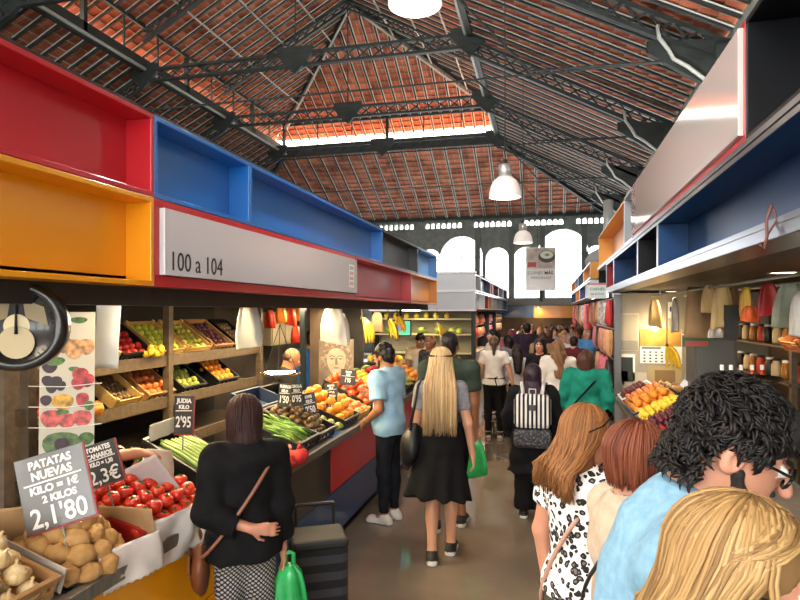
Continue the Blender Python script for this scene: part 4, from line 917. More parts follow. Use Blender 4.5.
def price_sign(M, w, h, lines, label, stake=.12, board=None, group=None, rule=None, bold=.004, edge=True):
    o = thing('price_sign', label, 'price sign', M, group)
    MB().box(-w / 2, w / 2, 0, h, -.005, .0).build('board', board or board_k, o, bevel=.002)
    if edge: MB().box(-w / 2, w / 2, -.008, 0, -.007, .003).box(w / 2, w / 2 + .008, -.008, h, -.007, .003).build('edge_strip', red_edge, o)
    for (txt, sz, x, y, *sk) in lines:
        lettering(txt, sz * h, chalk, T(x * w, y * h, .001) @ RZ(sk[0] if sk else .0), o, bold * h * 1.5, sx=sk[1] if len(sk) > 1 else 1)
    if rule: MB().tube([(-w * .42, h * rule, .002), (w * .42, h * (rule + .015), .002)], .012 * h, 4, flat=.3).build('rule', chalk, o)
    MB().tube([(0, 0, -.004), (0, -stake, -.004)], .004, 5).build('stake', mat('stake_wire', '6f6f6c', .4, metal=.6), o)
    return o

# ---------------- fruit stall counter, near to far
Mo = ML(1.62, -1.8, .93, .3)
crate(Mo, .5, .55, .09, 'cardboard tray of onions at the near end of the counter', card)
heap(Mo @ T(0, 0, .015), .48, .52, 'onion', 'onion', .041, 'pale golden onion heaped in the cardboard tray before the potatoes', 'onion', 'onions in the tray', 3, .083)
tag(MB().box(-.003, .003, 0, .56, .0, .1).build('divider', mat('frosted_plastic', 'b9b2a6', .35), M=Mo @ T(.285, 0, .0)), 'greyish plastic divider between onions and potatoes', 'divider')
crumple('kraft brown paper sheet sticking up behind the onions', face_m((-2.16, 2.0, 1.04), math.radians(50), -.25), .3, .17, kraft, amp=.03, seed=2)
crumple('small torn white paper on the brown sheet behind the onions', face_m((-2.15, 1.92, 1.06), math.radians(45), -.9), .12, .1, paper, amp=.02, seed=3)
# potato tub
Mp = ML(2.13, -2.0, .9, .3)
tb = thing('tub', 'round black plastic tub under the potatoes', 'tub', Mp)
MB().lathe([(.19, -.005), (.21, .06), (.22, .06), (.22, .075), (.207, .075), (.18, .01), (1e-3, .01)], 28).build('bowl', blk_pl, tb, True)
b = MB(); b.lathe([(.216, .03), (.219, .04), (.218, .05)], 28, cap=False); b.build('rim_band', blk_pl, tb, True)
for k, (R_, z, n) in enumerate(((.185, .1, 13), (.14, .155, 10), (.09, .2, 6), (.03, .235, 3), (.1, .11, 6))):
    for j in range(n):
        a = 2 * PI * j / n + k * .4; o = POOL.get('potato', 'potato', .046, (j + k) % 4)
        o.matrix_world = Mp @ T(R_ * math.cos(a), R_ * math.sin(a), z) @ RZ(a + PI / 2 + rnd.uniform(-.4, .4)) @ RX(rnd.uniform(-.3, .3)) @ Matrix.Scale(rnd.uniform(.9, 1.12), 4)
        tag(o, 'smooth tan potato piled in the round black tub', 'potato', 'potatoes in the black tub')
crumple('crumpled white paper with a sawtooth edge hanging before the potatoes', face_m((-1.735, 2.26, .83), math.radians(78), .25), .32, .17, paper, amp=.025, seed=5, sawtooth=True)
crumple('kraft brown paper lining between potatoes and tomatoes', face_m((-1.95, 2.425, .93), math.radians(5), -.2), .36, .17, kraft, amp=.02, seed=6)
# tomatoes
Mt = ML(2.69, -1.84, .9, .3)
crate(Mt, .56, .42, .09, 'red plastic crate full of ripe tomatoes', mat('red_crate', 'a3201d', .4))
heap(Mt @ T(0, 0, .03), .56, .42, 'tomato', 'tomato', .04, 'ripe red tomato stacked in rows in the red crate', 'tomato', 'tomatoes in the red crate', 2, .085, .1)
crumple('white wrapping paper folded over the front of the tomato crate', face_m((-1.745, 2.6, .8), math.radians(84), .1), .3, .22, paper, amp=.03, seed=7)
crumple('second white wrapping paper hanging in a point over the counter edge', face_m((-1.72, 2.88, .77), math.radians(95), .05, .15), .32, .26, paper, amp=.035, seed=8)
crumple('stiff white card with a punched hole standing behind the tomatoes', face_m(pt(158, 512, 3.22), math.radians(20), -.3, .5), .36, .3, mat('white_card', 'c9c5c6', .6), 'card', 'card_sheet', .004, 9, hole=True)
# price signs
pl = mat('plastic_wrapped_board', '4c4a46', .3, '5d5a55', 7, coat=.3)
price_sign(face_m(pt(62, 525, 2.42), math.radians(20), .22, .28), .27, .3, [('PATATAS', .15, .0, .87, 0, .9), ('NUEVAS', .16, .0, .72, 0, .9), ('KILO = 1€', .14, 0, .53), ('2 KILOS', .13, .05, .39), ("2,1'80", .36, .0, .16, 0, .85)], 'big wrapped chalk sign reading patatas nuevas standing in the potatoes', .1, pl, rule=.62)
price_sign(face_m(pt(107, 484, 2.86), math.radians(20), .15, .3), .165, .2, [('TOMATES', .16, .0, .87, 0, .8), ('CANARIOS', .16, .0, .71, 0, .75), ('KILO = 1,30', .14, 0, .52, 0, .75), ("2,3€", .46, .0, .2, 0, .85)], 'chalk sign with a red edge standing behind the tomatoes', .12, rule=.62)
price_sign(face_m(pt(183, 434, 3.7), math.radians(12), .05, -.02), .12, .235, [('JUDIA', .16, 0, .86, 0, .9), ('KILO', .14, 0, .7, 0, .9), ("2'95", .4, .0, .3, 0, .62)], 'narrow black sign reading 2 95 over the green stalks', .1, rule=.6)
# stalks, carrot, greens
Mb = ML(3.42, -2.02, .9, .5, .1)
crate(Mb, .42, .5, .1, 'black crate of long green stalks')
for k in range(16):
    o = POOL.get('green_stalk', 'stalk', .017); i, j = k % 8, k // 8
    o.matrix_world = Mb @ T((i - 3.5) * .043 + j * .02, .24 + rnd.uniform(-.02, .02), .06 + j * .035) @ RZ(PI / 2 + rnd.uniform(-.06, .06)); tag(o, 'long pale green stalk lying in the black crate under the narrow sign', 'vegetable', 'green stalks in the crate')
crumple('white paper lining sticking out behind the green stalks', Mb @ T(.0, .46, .1) @ RX(1.0), .4, .1, paper, amp=.04, seed=11)
crumple('white paper tag lying on the front end of the stalks', Mb @ T(.16, -.02, .1), .1, .09, paper, amp=.01, seed=12)
leaf = mat('leaf_green_mix', '4d6e2c', .5, '7c9a48', 9); pale_leaf = mat('pale_leaf', '7f9f4e', .5, 'a9bd73', 9)
def greens(label, M, w, l, n, m, L=.12, group=None, name='green_bundle', cat='vegetable'):
    b = MB()
    for k in range(n):
        x, y = rnd.uniform(-w, w) / 2, rnd.uniform(0, l); a = rnd.uniform(0, 6.28); up = rnd.uniform(.0, .5)
        d = Vector((math.cos(a), math.sin(a), up)) * L * rnd.uniform(.6, 1.1); p = Vector((x, y, .015 + .05 * rnd.random()))
        b.tube([p, p + d * .5 + Vector((0, 0, .015)), p + d], [.004, .011, .003], 5, flat=.4)
    o = b.build(name, m, None, True, M); return tag(o, label, cat, group, 'stuff')
greens('loose yellow green bean pods heaped behind the white card', ML(3.2, -2.42, .98, .2), .75, .2, 70, pale_leaf, .12)
greens('bunch of dark green herbs hanging under the stalk crate', ML(3.42, -1.8, .9, .1), .42, .16, 60, leaf, .1)
for k, (y, x) in enumerate(((3.0, -2.32),)):
    o = POOL.get('carrot', 'carrot', .026); o.matrix_world = T(x, y, 1.07) @ RZ(2.2) @ RX(.2) @ RY(-.5); tag(o, 'single orange carrot with its green top behind the white card', 'carrot')
crate(ML(3.05, -2.2, .9, .55, .1), .16, .4, .1, 'narrow black crate with a faint label beside the carrot')
def bag(label, M, w, h, m, dep=.07, name='plastic_bag', cat='bag', seed=0, handle=True, gather=.35, n=40):
    """hanging bag: gathered on top, fuller below, creased"""
    b = MB(); prof = [(-h, .97), (-h * .97, 1), (-h * .8, .98), (-h * .55, .92), (-h * .3, .8), (-h * .12, .62), (0, gather)]; vs, fs = [], []
    for z, f in prof:
        for j in range(n):
            t = 2 * PI * j / n; c_, s_ = math.cos(t), math.sin(t); cr = 1 + .1 * noise.noise(Vector((c_ * 2.5, s_ * 2.5, z * 6 + seed * 5))) + .07 * math.sin(7 * t + seed) * (1 - f * .5); x = math.copysign(abs(c_) ** .6, c_) * w / 2 * f * cr; y = math.copysign(abs(s_) ** .8, s_) * dep / 2 * (.35 + f * .6) * (cr + .25 * math.sin(5 * t + seed * 2 + z * 8)) * (1 if z > -h * .96 else .3)
            vs.append((x, y, z + h * .07 * c_ * math.sin(seed * 2.3) * (z / -h) + h * .03 * noise.noise(Vector((t * 2, seed, 0)))))
    k = len(prof)
    for i in range(k - 1):
        for j in range(n): fs.append((i * n + j, i * n + (j + 1) % n, (i + 1) * n + (j + 1) % n, (i + 1) * n + j))
    fs += [tuple(range(n - 1, -1, -1)), tuple((k - 1) * n + j for j in range(n))]
    b.add(vs, fs); o = b.build(name, m, None, True, M)
    if handle: MB().tube([(-w * gather * .4, 0, -.01), (-w * .1, 0, h * .14), (0, 0, h * .17), (w * .1, 0, h * .14), (w * gather * .4, 0, -.01)], .012, 6, flat=.5).build('handle', m, o, True)
    return tag(o, label, cat)
film = mat('white_film', 'dcd8cf', .35, 'c5c2b8', 6, bump=.3); clearbag = mat('crinkled_clear_film', 'b9b4aa', .2, 'd2cec6', 14, bump=.6, coat=.4)
bag('crinkled clear plastic bag lying at the counter edge by the woman in black', T(-1.82, 3.55, 1.06), .24, .16, clearbag, .14, seed=4, handle=False)
# middle of the counter
netm = woven('red_net', 'b01c22', 'd8453c', 60)
for k, (px, py, x, sz, lab) in enumerate(((281, 462, -1.8, .11, 'red net bag of pale bulbs lying at the counter edge'), (291, 449, -1.92, .1, 'red net bag behind the one at the counter edge'), (298, 470, -1.76, .09, 'small red net bag of radishes on the counter edge'))):
    p = pt_x(px, py, x); b = MB(); lump(b, sz, (1, .8, .62), .3, k + 1, 18); o = b.build('net_bag', netm if k != 1 else mat('net_pink', 'c2402f', .5, 'e0a08c', 26, lo=.4, hi=.6), None, True, T(p.x, p.y, max(.9 + sz * .6, p.z))); MB().tube([(0, 0, sz * .55), (.01, .02, sz * .8)], [.012, .022], 6).build('knot', netm, o); tag(o, lab, 'net bag')
Mg = ML(4.42, -1.86, .9, .32)
crate(Mg, .42, .55, .11, 'black crate of slender green beans'); b = MB()
for k in range(150):
    x, y = rnd.uniform(-.19, .19), rnd.uniform(.0, .36); a = PI / 2 + rnd.uniform(-.5, .5); L = rnd.uniform(.07, .1); z = .05 + rnd.random() * .07
    d = Vector((math.cos(a), math.sin(a), rnd.uniform(-.1, .15))) * L; b.tube([(x, y, z), (x + d.x, y + d.y, z + .01 + d.z), (x + 2 * d.x, y + 2 * d.y, z + 2 * d.z)], [.003, .0075, .003], 5)
tag(b.build('green_beans', mat('bean_green', '5f8c33', .4, '7ea646', 9), None, True, Mg), 'heap of slender green beans in the black crate beside the kiwis', 'vegetable', kind='stuff')
Mk = ML(4.86, -1.86, .9, .34)
crate(Mk, .4, .55, .1, 'black crate holding kiwis and green avocados')
heap(Mk @ T(-.03, .06, .03), .34, .48, 'kiwi', 'kiwi', .031, 'fuzzy brown kiwi stacked in the crate beside the green beans', 'kiwi', 'kiwis', 3, .066)
for k in range(6):
    o = POOL.get('avocado', 'avocado', .033); o.matrix_world = ML(5.12, -1.83, .935, .3) @ T((k % 2 - .5) * .075, .02 + (k // 2) * .08, .03) @ RX(1.4 + k * .2) @ RZ(k); tag(o, 'yellow green avocado between the kiwis and the oranges', 'avocado', 'avocados')
Mn = ML(5.5, -1.86, .9, .36)
crate(Mn, .44, .6, .1, 'black crate of large oranges')
heap(Mn @ T(0, .02, .04), .42, .56, 'orange', 'orange', .053, 'large bright orange in the black crate', 'orange', 'oranges on the counter', 2, .108)
Ma = ML(5.98, -1.88, .9, .38)
crate(Ma, .42, .5, .08, 'wooden tray of blush peaches', pine, True)
heap(Ma @ T(0, .0, .02), .4, .46, 'peach', 'peach', .045, 'blush orange peach in the wooden tray beside the oranges', 'peach', 'peaches', 1, .1)
Mq = ML(6.5, -1.9, .9, .45)
crate(Mq, .52, .6, .1, 'black crate of orange red persimmons'); heap(Mq @ T(0, .02, .05), .5, .6, 'persimmon', 'persimmon', .048, 'shiny orange red persimmon heaped beside the man in the blue shirt', 'persimmon', 'persimmons', 2, .098)
tag(MB().box(-.14, .14, 0, .2, 0, .012).build('paper_tray', mat('blue_tray', '2f5f9c', .4), M=ML(5.08, -1.765, .9, .0)), 'flat blue plastic tray on the counter edge before the avocados', 'tray')
for k, (px, py, d, w, h, yw, rl, lab) in enumerate(((283, 407, 5.0, .1, .2, 14, -.1, 'chalk sign nearest the bald seller'), (297, 406, 5.15, .1, .2, 14, .05, 'second chalk sign beside the bald seller'), (312, 417, 5.2, .12, .21, 14, .2, 'chalk sign standing in the kiwis'), (331, 409, 5.75, .1, .15, 16, -.1, 'small chalk sign behind the oranges'), (332, 398, 6.1, .13, .15, 16, .1, 'chalk sign over the small one behind the oranges'), (347, 385, 6.6, .17, .17, 16, -.12, 'chalk sign standing at the persimmons under the face picture'))):
    t1 = (('PUERROS', "1'50"), ('CEBOLLA', "0'95"), ('KIWIS', "2'50"), ('MANGO', "1'80"), ('NARANJA', "1'20"), ('CAQUIS', "1'95"))[k]
    price_sign(face_m(pt(px, py, d), math.radians(yw), .1, rl), w, h, [(t1[0], .17, 0, .84, 0, .62), ('KILO', .15, 0, .66, 0, .8), (t1[1], .4, 0, .3, 0, .6)], lab, .1, rule=.56, edge=False, bold=.006)
crate(ML(4.95, -2.42, 1.08, .35), .5, .3, .12, 'navy blue crate behind the kiwis', mat('navy_crate', '1d2d4c', .5))
crate(ML(5.5, -2.46, 1.06, .35), .4, .3, .12, 'black crate behind the oranges')
# counter beyond the man in the blue shirt
for y, kind, sz, lab, nm in ((7.15, 'lemon', .034, 'yellow lemon in the crate beyond the man in the blue shirt', 'lemon'), (7.65, 'redapple', .04, 'red apple in the crate beyond the lemons', 'apple'), (8.15, 'pear', .038, 'green pear in the crate beyond the apples', 'pear'), (8.65, 'grapefruit', .048, 'orange grapefruit in the last crate of the fruit counter', 'grapefruit')):
    M = ML(y, -1.88, .9, .45); crate(M, .44, .6, .1, 'black crate of %ss at the far end of the fruit counter' % nm); heap(M @ T(0, .02, .04), .42, .56, nm, kind, sz, lab, nm, nm + 's at the far end', 2)
melon_p = None
for k, (y, x) in enumerate(((7.5, -2.6), (8.0, -2.62), (8.5, -2.6))):
    o = POOL.get('melon', 'melon', .1); o.matrix_world = T(x, y, 1.2 - .08) @ RZ(k); tag(o, 'green melon standing behind the crates at the far end of the fruit counter', 'melon', 'melons behind the far crates')
tag(MB().box(-2.78, -2.44, 6.9, 8.9, .9, 1.02).build('shelf_step', dark_w), 'dark step carrying melons behind the far crates', 'shelf')
# ---------------- back shelves of the fruit stall
wood = mat('shelf_wood', '5a4b3a', .6, '6b5946', 4, (1, 6, 6))
def shelf(y0, y1, x0, zs, label, posts):
    o = thing('shelf_unit', label, 'shelf', T(x0, y0, 0)); L = y1 - y0
    for z in zs: MB().box(-.6, 0, .0, L, z - .025, z).box(-.012, .012, 0, L, z - .06, z + .035).build('shelf_board', wood, o, bevel=.002)
    for y in posts: MB().box(-.03, .03, y - .03, y + .03, 0, 2.1).build('post', wood, o)
    MB().box(-.6, -.585, 0, L, .1, 2.1).build('back_panel', mat('shelf_back', '2a2521', .8), o); return o
shelf(1.0, 2.83, -2.85, (.72, 1.02, 1.42), 'dark wooden shelf unit behind the onions with a watermelon', (.03, 1.79))
shelf(2.95, 6.2, -3.15, (.88, 1.25, 1.6), 'wooden fruit shelves behind the counter with tilted crates', (.03, 1.55, 3.22))
o = POOL.get('watermelon', 'melon', .13); o.matrix_world = T(-3.03, 2.42, 1.02 + .125); tag(o, 'striped green watermelon on the dark shelf', 'watermelon')
def tilt_crate(y, z, w, m, woodc, lab, l=.42): M = T(-3.19, y, z + .0) @ RZ(PI / 2) @ RX(.62); crate(M, w, l, .09, lab, m, woodc); return M
for y, w, kind, sz, m, wd, nm, lab in ((3.3, .38, 'orange', .04, pine, True, 'orange', 'pale wooden crate of small oranges beside the hanging paper'), (4.12, .36, 'redapple', .036, blk_pl, False, 'apple', 'crate of shiny red apples on the top shelf'), (4.56, .38, 'limegreen', .04, pine, True, 'green apple', 'pale wooden crate of green apples on the top shelf'), (5.0, .36, 'pear', .036, pine, True, 'pear', 'pale wooden crate of yellow pears on the top shelf'), (5.42, .36, 'plum', .034, card, False, 'plum', 'cardboard crate of plums on the top shelf'), (5.85, .34, 'kiwi', .03, blk_pl, False, 'dark fruit', 'black crate of brown fruit behind the hanging bag')):
    M = tilt_crate(y, 1.605, w, m, wd, lab); heap(M @ T(0, .02, .015), w - .03, .38, nm.replace(' ', '_'), kind, sz, nm + ' tilted towards the aisle on the top shelf', nm.split()[-1], nm + 's on the top shelf', 1)
M = T(-3.19, 3.72, 1.605) @ RZ(PI / 2) @ RX(.62); crate(M, .36, .42, .1, 'empty pale wooden crate lying on its face on the top shelf', pine, True); tag(MB().box(-.16, .16, .02, .4, .095, .11).build('ochre_board', mat('ochre_board', 'c98a3a', .7), M=M), 'ochre board covering the pale crate on the top shelf', 'board')
for k in range(7):
    o = POOL.get('golden_apple', 'lemon', .03); o.matrix_world = T(-3.14 + .05 * (k % 2), 4.2 + .06 * (k // 2), 1.66 + .02 * (k % 3)) @ RX(1.3 + k); tag(o, 'yellow fruit lying in front of the red apples', 'fruit', 'yellow fruits before the red apples')
for y, w, kind, sz, m, nm, lab in ((3.3, .4, 'redapple', .036, card, 'red apple', 'cardboard crate of red apples on the middle shelf'), (4.02, .3, 'kiwi', .022, pine, 'walnut', 'wooden crate of small brown nuts on the middle shelf'), (4.42, .34, 'peach', .038, card, 'golden peach', 'cardboard crate of golden peaches on the middle shelf'), (4.9, .36, 'avocado', .034, blk_pl, 'avocado', 'black crate of dark avocados on the middle shelf'), (5.5, .4, 'orange', .042, blk_pl, 'orange', 'black crate of bright oranges on the middle shelf')):
    M = tilt_crate(y, 1.255, w, m, m is pine, lab, .36); heap(M @ T(0, .02, .015), w - .03, .32, nm.replace(' ', '_'), kind, sz, nm + ' tilted on the middle shelf', nm.split()[-1], nm + 's on the middle shelf', 1)
o = POOL.get('grapefruit', 'grapefruit', .065); o.matrix_world = T(-3.13, 3.62, 1.31); tag(o, 'big orange fruit at the front of the middle shelf', 'grapefruit')
# dial scale, poster, hanging paper
ds = thing('dial_scale', 'round hanging dial scale with a cream face and black rim', 'scale', face_m(pt(17, 326, 2.2), math.radians(28)))
MB().lathe([(.15, -.07), (.165, -.06), (.165, .012), (.135, .02), (.13, .006), (1e-4, .003)], 40).build('rim', mat('black_enamel', '1d1b1a', .3, coat=.3), ds, True)
MB().lathe([(.132, .004), (1e-4, .004)], 40).build('dial', mat('dial_cream', 'd9c79a', .4), ds)
b = MB(); b.prism([(-.105, -.0), (-.03, .03), (-.02, .1), (-.09, .07)], .005, .006, 0).prism([(.105, -.0), (.03, .03), (.02, .1), (.09, .07)], .005, .006, 0).lathe([(.06, .005), (.06, .008), (1e-4, .008)], 24, 1, (0, -.06, 0))
b.build('dial_print', [mat('dial_grey', '8f7d58', .5), mat('dial_hub', 'bda97d', .4)], ds)
b = MB(); [b.beam((.118 * math.cos(a), .118 * math.sin(a), .006), (.128 * math.cos(a), .128 * math.sin(a), .006), .002, .002) for a in [2 * PI * k / 40 for k in range(40)]]; b.build('tick_mark', MATS['ink_black'], ds)
MB().tube([(0, -.03, .012), (0, .115, .012)], [.006, .001], 4).build('needle', MATS['ink_black'], ds)
b = MB().tube([(0, .16, -.03), (0, .26, -.03)], .012, 6); b.build('hanger', steel, ds)
pm = mat('poster_vinyl', 'b8b09e', .4)
po = thing('fruit_poster', 'hanging vinyl poster printed with fruits on cream', 'poster', face_m(pt(68, 312, 2.95), math.radians(24), .03))
MB().box(-.125, .125, -.76, 0, -.003, 0).build('sheet', pm, po)
def blob(b, x, y, r, mi, sq=1, k=0): b.lathe([(r, 0), (r * .98, .0016 + k * .0005), (1e-4, .002 + k * .0005)], 16, mi, (x, y, 0), .06, sq)
pr = [mat('print_cherry', '7c1c22', .5, '440f12', 30), mat('print_orange', 'd9772c', .5, '774118', 30), mat('print_leaf', '4f7a35', .5, '2b431d', 30), mat('print_grape', '3a1c2c', .5, '1f0f18', 30), mat('print_berry', 'c43a40', .5, '6b1f23', 30), mat('print_lemon', 'e0a832', .5, '7b5c1b', 30), mat('print_melon', '5e7a45', .5, '334325', 30), mat('print_flesh', 'd9605a', .5, '773431', 30), mat('print_peach', 'd9a068', .5, '775839', 30)]
b = MB()
for x, y, r, mi, sq in ((-.06, -.06, .03, 0, 1), (-.02, -.07, .028, 0, 1), (.05, -.04, .04, 2, .4), (-.08, -.16, .045, 1, 1.1), (-.02, -.16, .04, 1, 1), (.03, -.18, .05, 8, 1), (.085, -.17, .04, 8, 1), (-.06, -.24, .05, 2, .45), (-.08, -.27, .035, 3, .8), (-.05, -.34, .028, 3, 1), (-.09, -.335, .026, 3, 1), (-.07, -.37, .026, 3, 1), (-.03, -.36, .025, 3, 1), (.06, -.31, .038, 4, 1), (.09, -.335, .034, 4, 1), (.05, -.35, .032, 4, 1), (.03, -.28, .025, 2, .5), (-.095, -.43, .026, 3, 1), (-.02, -.44, .05, 5, .8), (.07, -.43, .03, 4, 1.2), (.1, -.46, .024, 2, 1), (-.07, -.52, .05, 7, .9), (.0, -.53, .045, 7, .8), (.07, -.52, .045, 7, .9), (-.02, -.49, .03, 2, .5), (-.02, -.65, .09, 6, .75), (-.02, -.65, .035, 3, 1.1), (.09, -.62, .035, 2, .9)): blob(b, x, y, r, mi, sq, rnd.random() * 3)
b.build('fruit_print', pr, po)
b = MB(); [b.tube([(-.17, -.36 - k * .1, .006), (.0, -.365 - k * .1, .012), (.16, -.36 - k * .1 + .01, .006)], .0025, 5) for k in range(3)]; b.build('cord', mat('cord_white', 'd8d4cc', .6), po)
tag(MB().box(-.03, .03, -.03, .03, 0, 2.1).build('stall_post', wood, M=T(-2.52, 2.33, 0)), 'wooden stall post beside the fruit poster', 'post')
crumple('sheet of white paper hanging close beside the fruit poster', face_m(pt(106, 368, 3.1), math.radians(10), 0, -.04), .13, .33, mat('hanging_paper', 'bfc1c4', .6, 'd4d5d6', 4), amp=.012, seed=21)
bag('two white carrier bags hanging from the fascia over the top shelf', face_m(pt(249, 306, 4.3), 0) @ RX(-PI / 2), .2, .3, film, .1, 'hanging_bag', seed=1, gather=.55)
bag('white carrier bag hanging over the face picture', face_m(pt(334, 305, 5.6), 0) @ RX(-PI / 2), .26, .36, film, .1, 'hanging_bag', seed=2, gather=.45)
bag('white carrier bag hanging beside the brown stall post', face_m(pt(343, 318, 5.9), 0) @ RX(-PI / 2), .14, .26, film, .08, 'hanging_bag', seed=3, gather=.5)
# face picture
fp = thing('face_picture', 'picture of a pale carved face with curly hair standing behind the price signs', 'picture', face_m(pt(336, 386, 7.2), math.radians(12), .05))
MB().box(-.21, .21, 0, .56, -.02, 0).build('board', mat('picture_sepia', '8c7b66', .6, '6f6050', 5), fp)
b = MB(); b.T = T(0, .3, 0)
for k in range(70): a = -.7 + 4.5 * (k / 69); rr = rnd.uniform(.85, 1.2); blob(b, .145 * rr * math.cos(a), .02 + .19 * rr * math.sin(a), rnd.uniform(.014, .028), k % 2, 1, k % 4)
blob(b, 0, 0, .115, 2, 1.4, 5); b.box(-.04, .04, -.3, -.12, 0, .003, 2)
for x in (-.05, .05): b.tube([(x - .035, .05, .005), (x, .066, .005), (x + .035, .05, .005)], .004, 5, 3, flat=.4); b.tube([(x - .025, .03, .005), (x, .022, .005), (x + .025, .03, .005)], [.003, .008, .003], 5, 3, flat=.4)
b.prism([(-.008, .04), (.012, .04), (.022, -.045), (-.012, -.045)], .004, .007, 1).box(-.03, .03, -.09, -.078, .004, .006, 3)
b.build('face_print', [mat('carved_light', '9c8b74', .6), mat('carved_dark', '7a6853', .6), mat('carved_face', 'a8977e', .6, 'bcae96', 9), mat('carved_line', '4a3f35', .6)], fp)
for nm, px, X, z1, w, lab, m in (('stall_post', 303, -2.9, 2.1, .03, 'thin dark steel post behind the bald seller', steel), ('stall_post', 322, -3.1, 2.1, .13, 'broad brown post behind the face picture', brown_w)):
    p = pt_x(px, 350, X); tag(MB().box(-w, w, -w, w, 0, z1).build(nm, m, M=T(p.x, p.y, 0)), lab, 'post')
sp = thing('scale_pan', 'shallow chrome weighing pan hanging before the bald seller', 'pan', T(pt(280, 376, 5.2)))
MB().lathe([(1e-4, 0), (.12, .01), (.17, .03), (.18, .032), (.165, .02), (.1, .004)], 28).build('pan', mat('chrome', 'd8d6d0', .12, metal=1), sp, True); [MB().tube([(.16 * math.cos(a), .16 * math.sin(a), .03), (.0, 0, .45)], .003, 4).build('chain', steel, sp) for a in (0, 2.1, 4.2)]
# things on the back wall of the fruit stall
cb = thing('wall_cabinet', 'pale cream wall cabinet behind the bald seller', 'cabinet', T(-3.88, 7.35, 1.55)); MB().box(0, .3, 0, .8, 0, .45).build('body', mat('cabinet_cream', 'a89a7c', .5), cb); [MB().box(.302, .318, .02 + .39 * k, .39 + .39 * k, .02, .43).build('door', mat('cabinet_cream2', 'b5a789', .5), cb) for k in (0, 1)]
redp = mat('red_packet', 'b8261c', .4, 'd8542c', 6); orap = mat('orange_packet', 'e07a20', .4, 'eda040', 6)
for k, (px, py, d, m, lab) in enumerate(((270, 318, 7.3, redp, 'red packet hanging over the bald seller'), (281, 313, 7.4, orap, 'orange packet hanging over the cabinet'), (291, 316, 7.6, redp, 'crimson packet hanging beside the orange one'), (300, 312, 7.8, orap, 'amber packet hanging high by the thin post'), (296, 334, 7.9, redp, 'small red packet hanging low by the thin post'))):
    bag(lab, T(pt(px, py - 8, d)), .15, .22, m, .08, 'hanging_bag', seed=k + 30, handle=False)
tv = thing('television', 'small flat screen showing blue and green hung over the sellers', 'television', face_m(pt(400, 336, 9.1) + Vector((0, 0, .0)), math.radians(5)))
MB().box(-.17, .17, -.0, .24, -.04, 0).build('housing', mat('tv_black', '0e0e10', .3), tv, bevel=.005)
MB().box(-.155, .155, .015, .225, .0, .002).build('screen', glow('tv_green', '5fc9a8', .8), tv); b = MB(); blob(b, 0, .14, .09, 0, .6, 4); b.build('screen_picture', glow('tv_blue', '2a5fe0', .9), tv); lettering('tv', .03, glow('tv_white', 'ffffff', 1.2), T(0, .14, .0045), tv)
MB().tube([(0, .2, -.03), (0, .42, -.03)], .015, 6).build('mount', steel, tv)
def bananas(label, p, n, s, yaw=0, group=None):
    o = thing('hanging_banana_bunch', label, 'bananas', T(p) @ RZ(yaw), group); mt = mat('banana_skin', 'e6b81c', .4, 'f0cc3a', 9)
    for k in range(n):
        a = -.9 + 1.8 * k / max(n - 1, 1); m = MB(); m.T = RZ(a) @ Matrix.Scale(s, 4)
        m.tube([(.02 + .09 * math.sin(t), 0, -.02 - .1 * (1 - math.cos(t)) - .12 * t / 1.6) for t in [1.6 * i / 6 for i in range(7)]], [.008, .014, .018, .019, .018, .013, .005], 7); m.build('banana', mt, o, True)
    MB().tube([(0, 0, -.03 * s), (0, 0, .0), (0, 0, 2.1 - p.z)], [.018 * s, .008, .003], 6).build('stem', mat('stem_brown', '4b3a22', .4), o)
bananas('bunch of ripe bananas hanging beside the white bag', pt(362, 316, 7.4), 7, 1.35, 0); bananas('bunch of bananas hanging beside the television', pt(388, 317, 7.9), 6, 1.2, .6); bananas('small banana bunch hanging above the others by the fascia', pt(397, 314, 8.6), 5, 1.1, 1)
b = bag('brown paper bag hanging between the two banana bunches', T(pt(377, 312, 7.9)), .18, .26, kraft, .08, 'hanging_bag', seed=41, handle=False)
# ------------------------------------------------------------------ right stall
def pt_y(px, py, y): u = (px - 400) / FP; return pt(px, py, y / (CA + u * SA))
cream_wall = mat('cream_tiles', '8d7f68', .5, '9c8e76', 3)
struct('wall_stall_end', MB().box(.98, 2.88, 8.8, 8.9, 0, 2.26), mat('grey_partition', '9a9384', .5, 'a69f90', 3))
struct('wall_stall_back', MB().box(2.84, 2.89, .3, 8.79, 0, 2.26), brown_w)
tag(MB().box(-.045, .045, -.045, .045, 0, 2.24).build('stall_post', mat('zinc_post', '6f7174', .4, metal=.5), M=T(.93, 8.74, 0), bevel=.004), 'grey metal corner post at the far end of the shoppers stall', 'post')
rc_ = thing('stall_counter', 'grey metal counter before the row of shoppers', 'counter', T(.86, .6, 0))
MB().box(0, .75, 0, 8.0, .82, .86).build('worktop', steel_top, rc_, bevel=.004); MB().box(.02, .73, 0, 8.0, .06, .82).build('carcass', mat('panel_grey', '85868a', .5), rc_); MB().box(.05, .7, 0, 8.0, 0, .06).build('plinth', MATS['plinth_brown'], rc_)
def on_wall(name, label, cat, x0, y0, x1, y1, m, parts=(), Y=8.795, th=.006):
    a, b = pt_y(x0, y0, Y), pt_y(x1, y1, Y); o = thing(name, label, cat, T((a.x + b.x) / 2, Y, b.z)); w, h = (b.x - a.x) / 2, a.z - b.z
    MB().box(-w, w, -th, 0, 0, h).build('sheet' if th < .01 else 'body', m, o)
    for (nm, u0, v0, u1, v1, mm) in parts: MB().box(-w + 2 * w * u0, -w + 2 * w * u1, -th - .003, -th, h * v0, h * v1).build(nm, mm, o)
    return o, w, h
notice = mat('notice_cream', 'b9b19c', .6, 'c4bda9', 5)
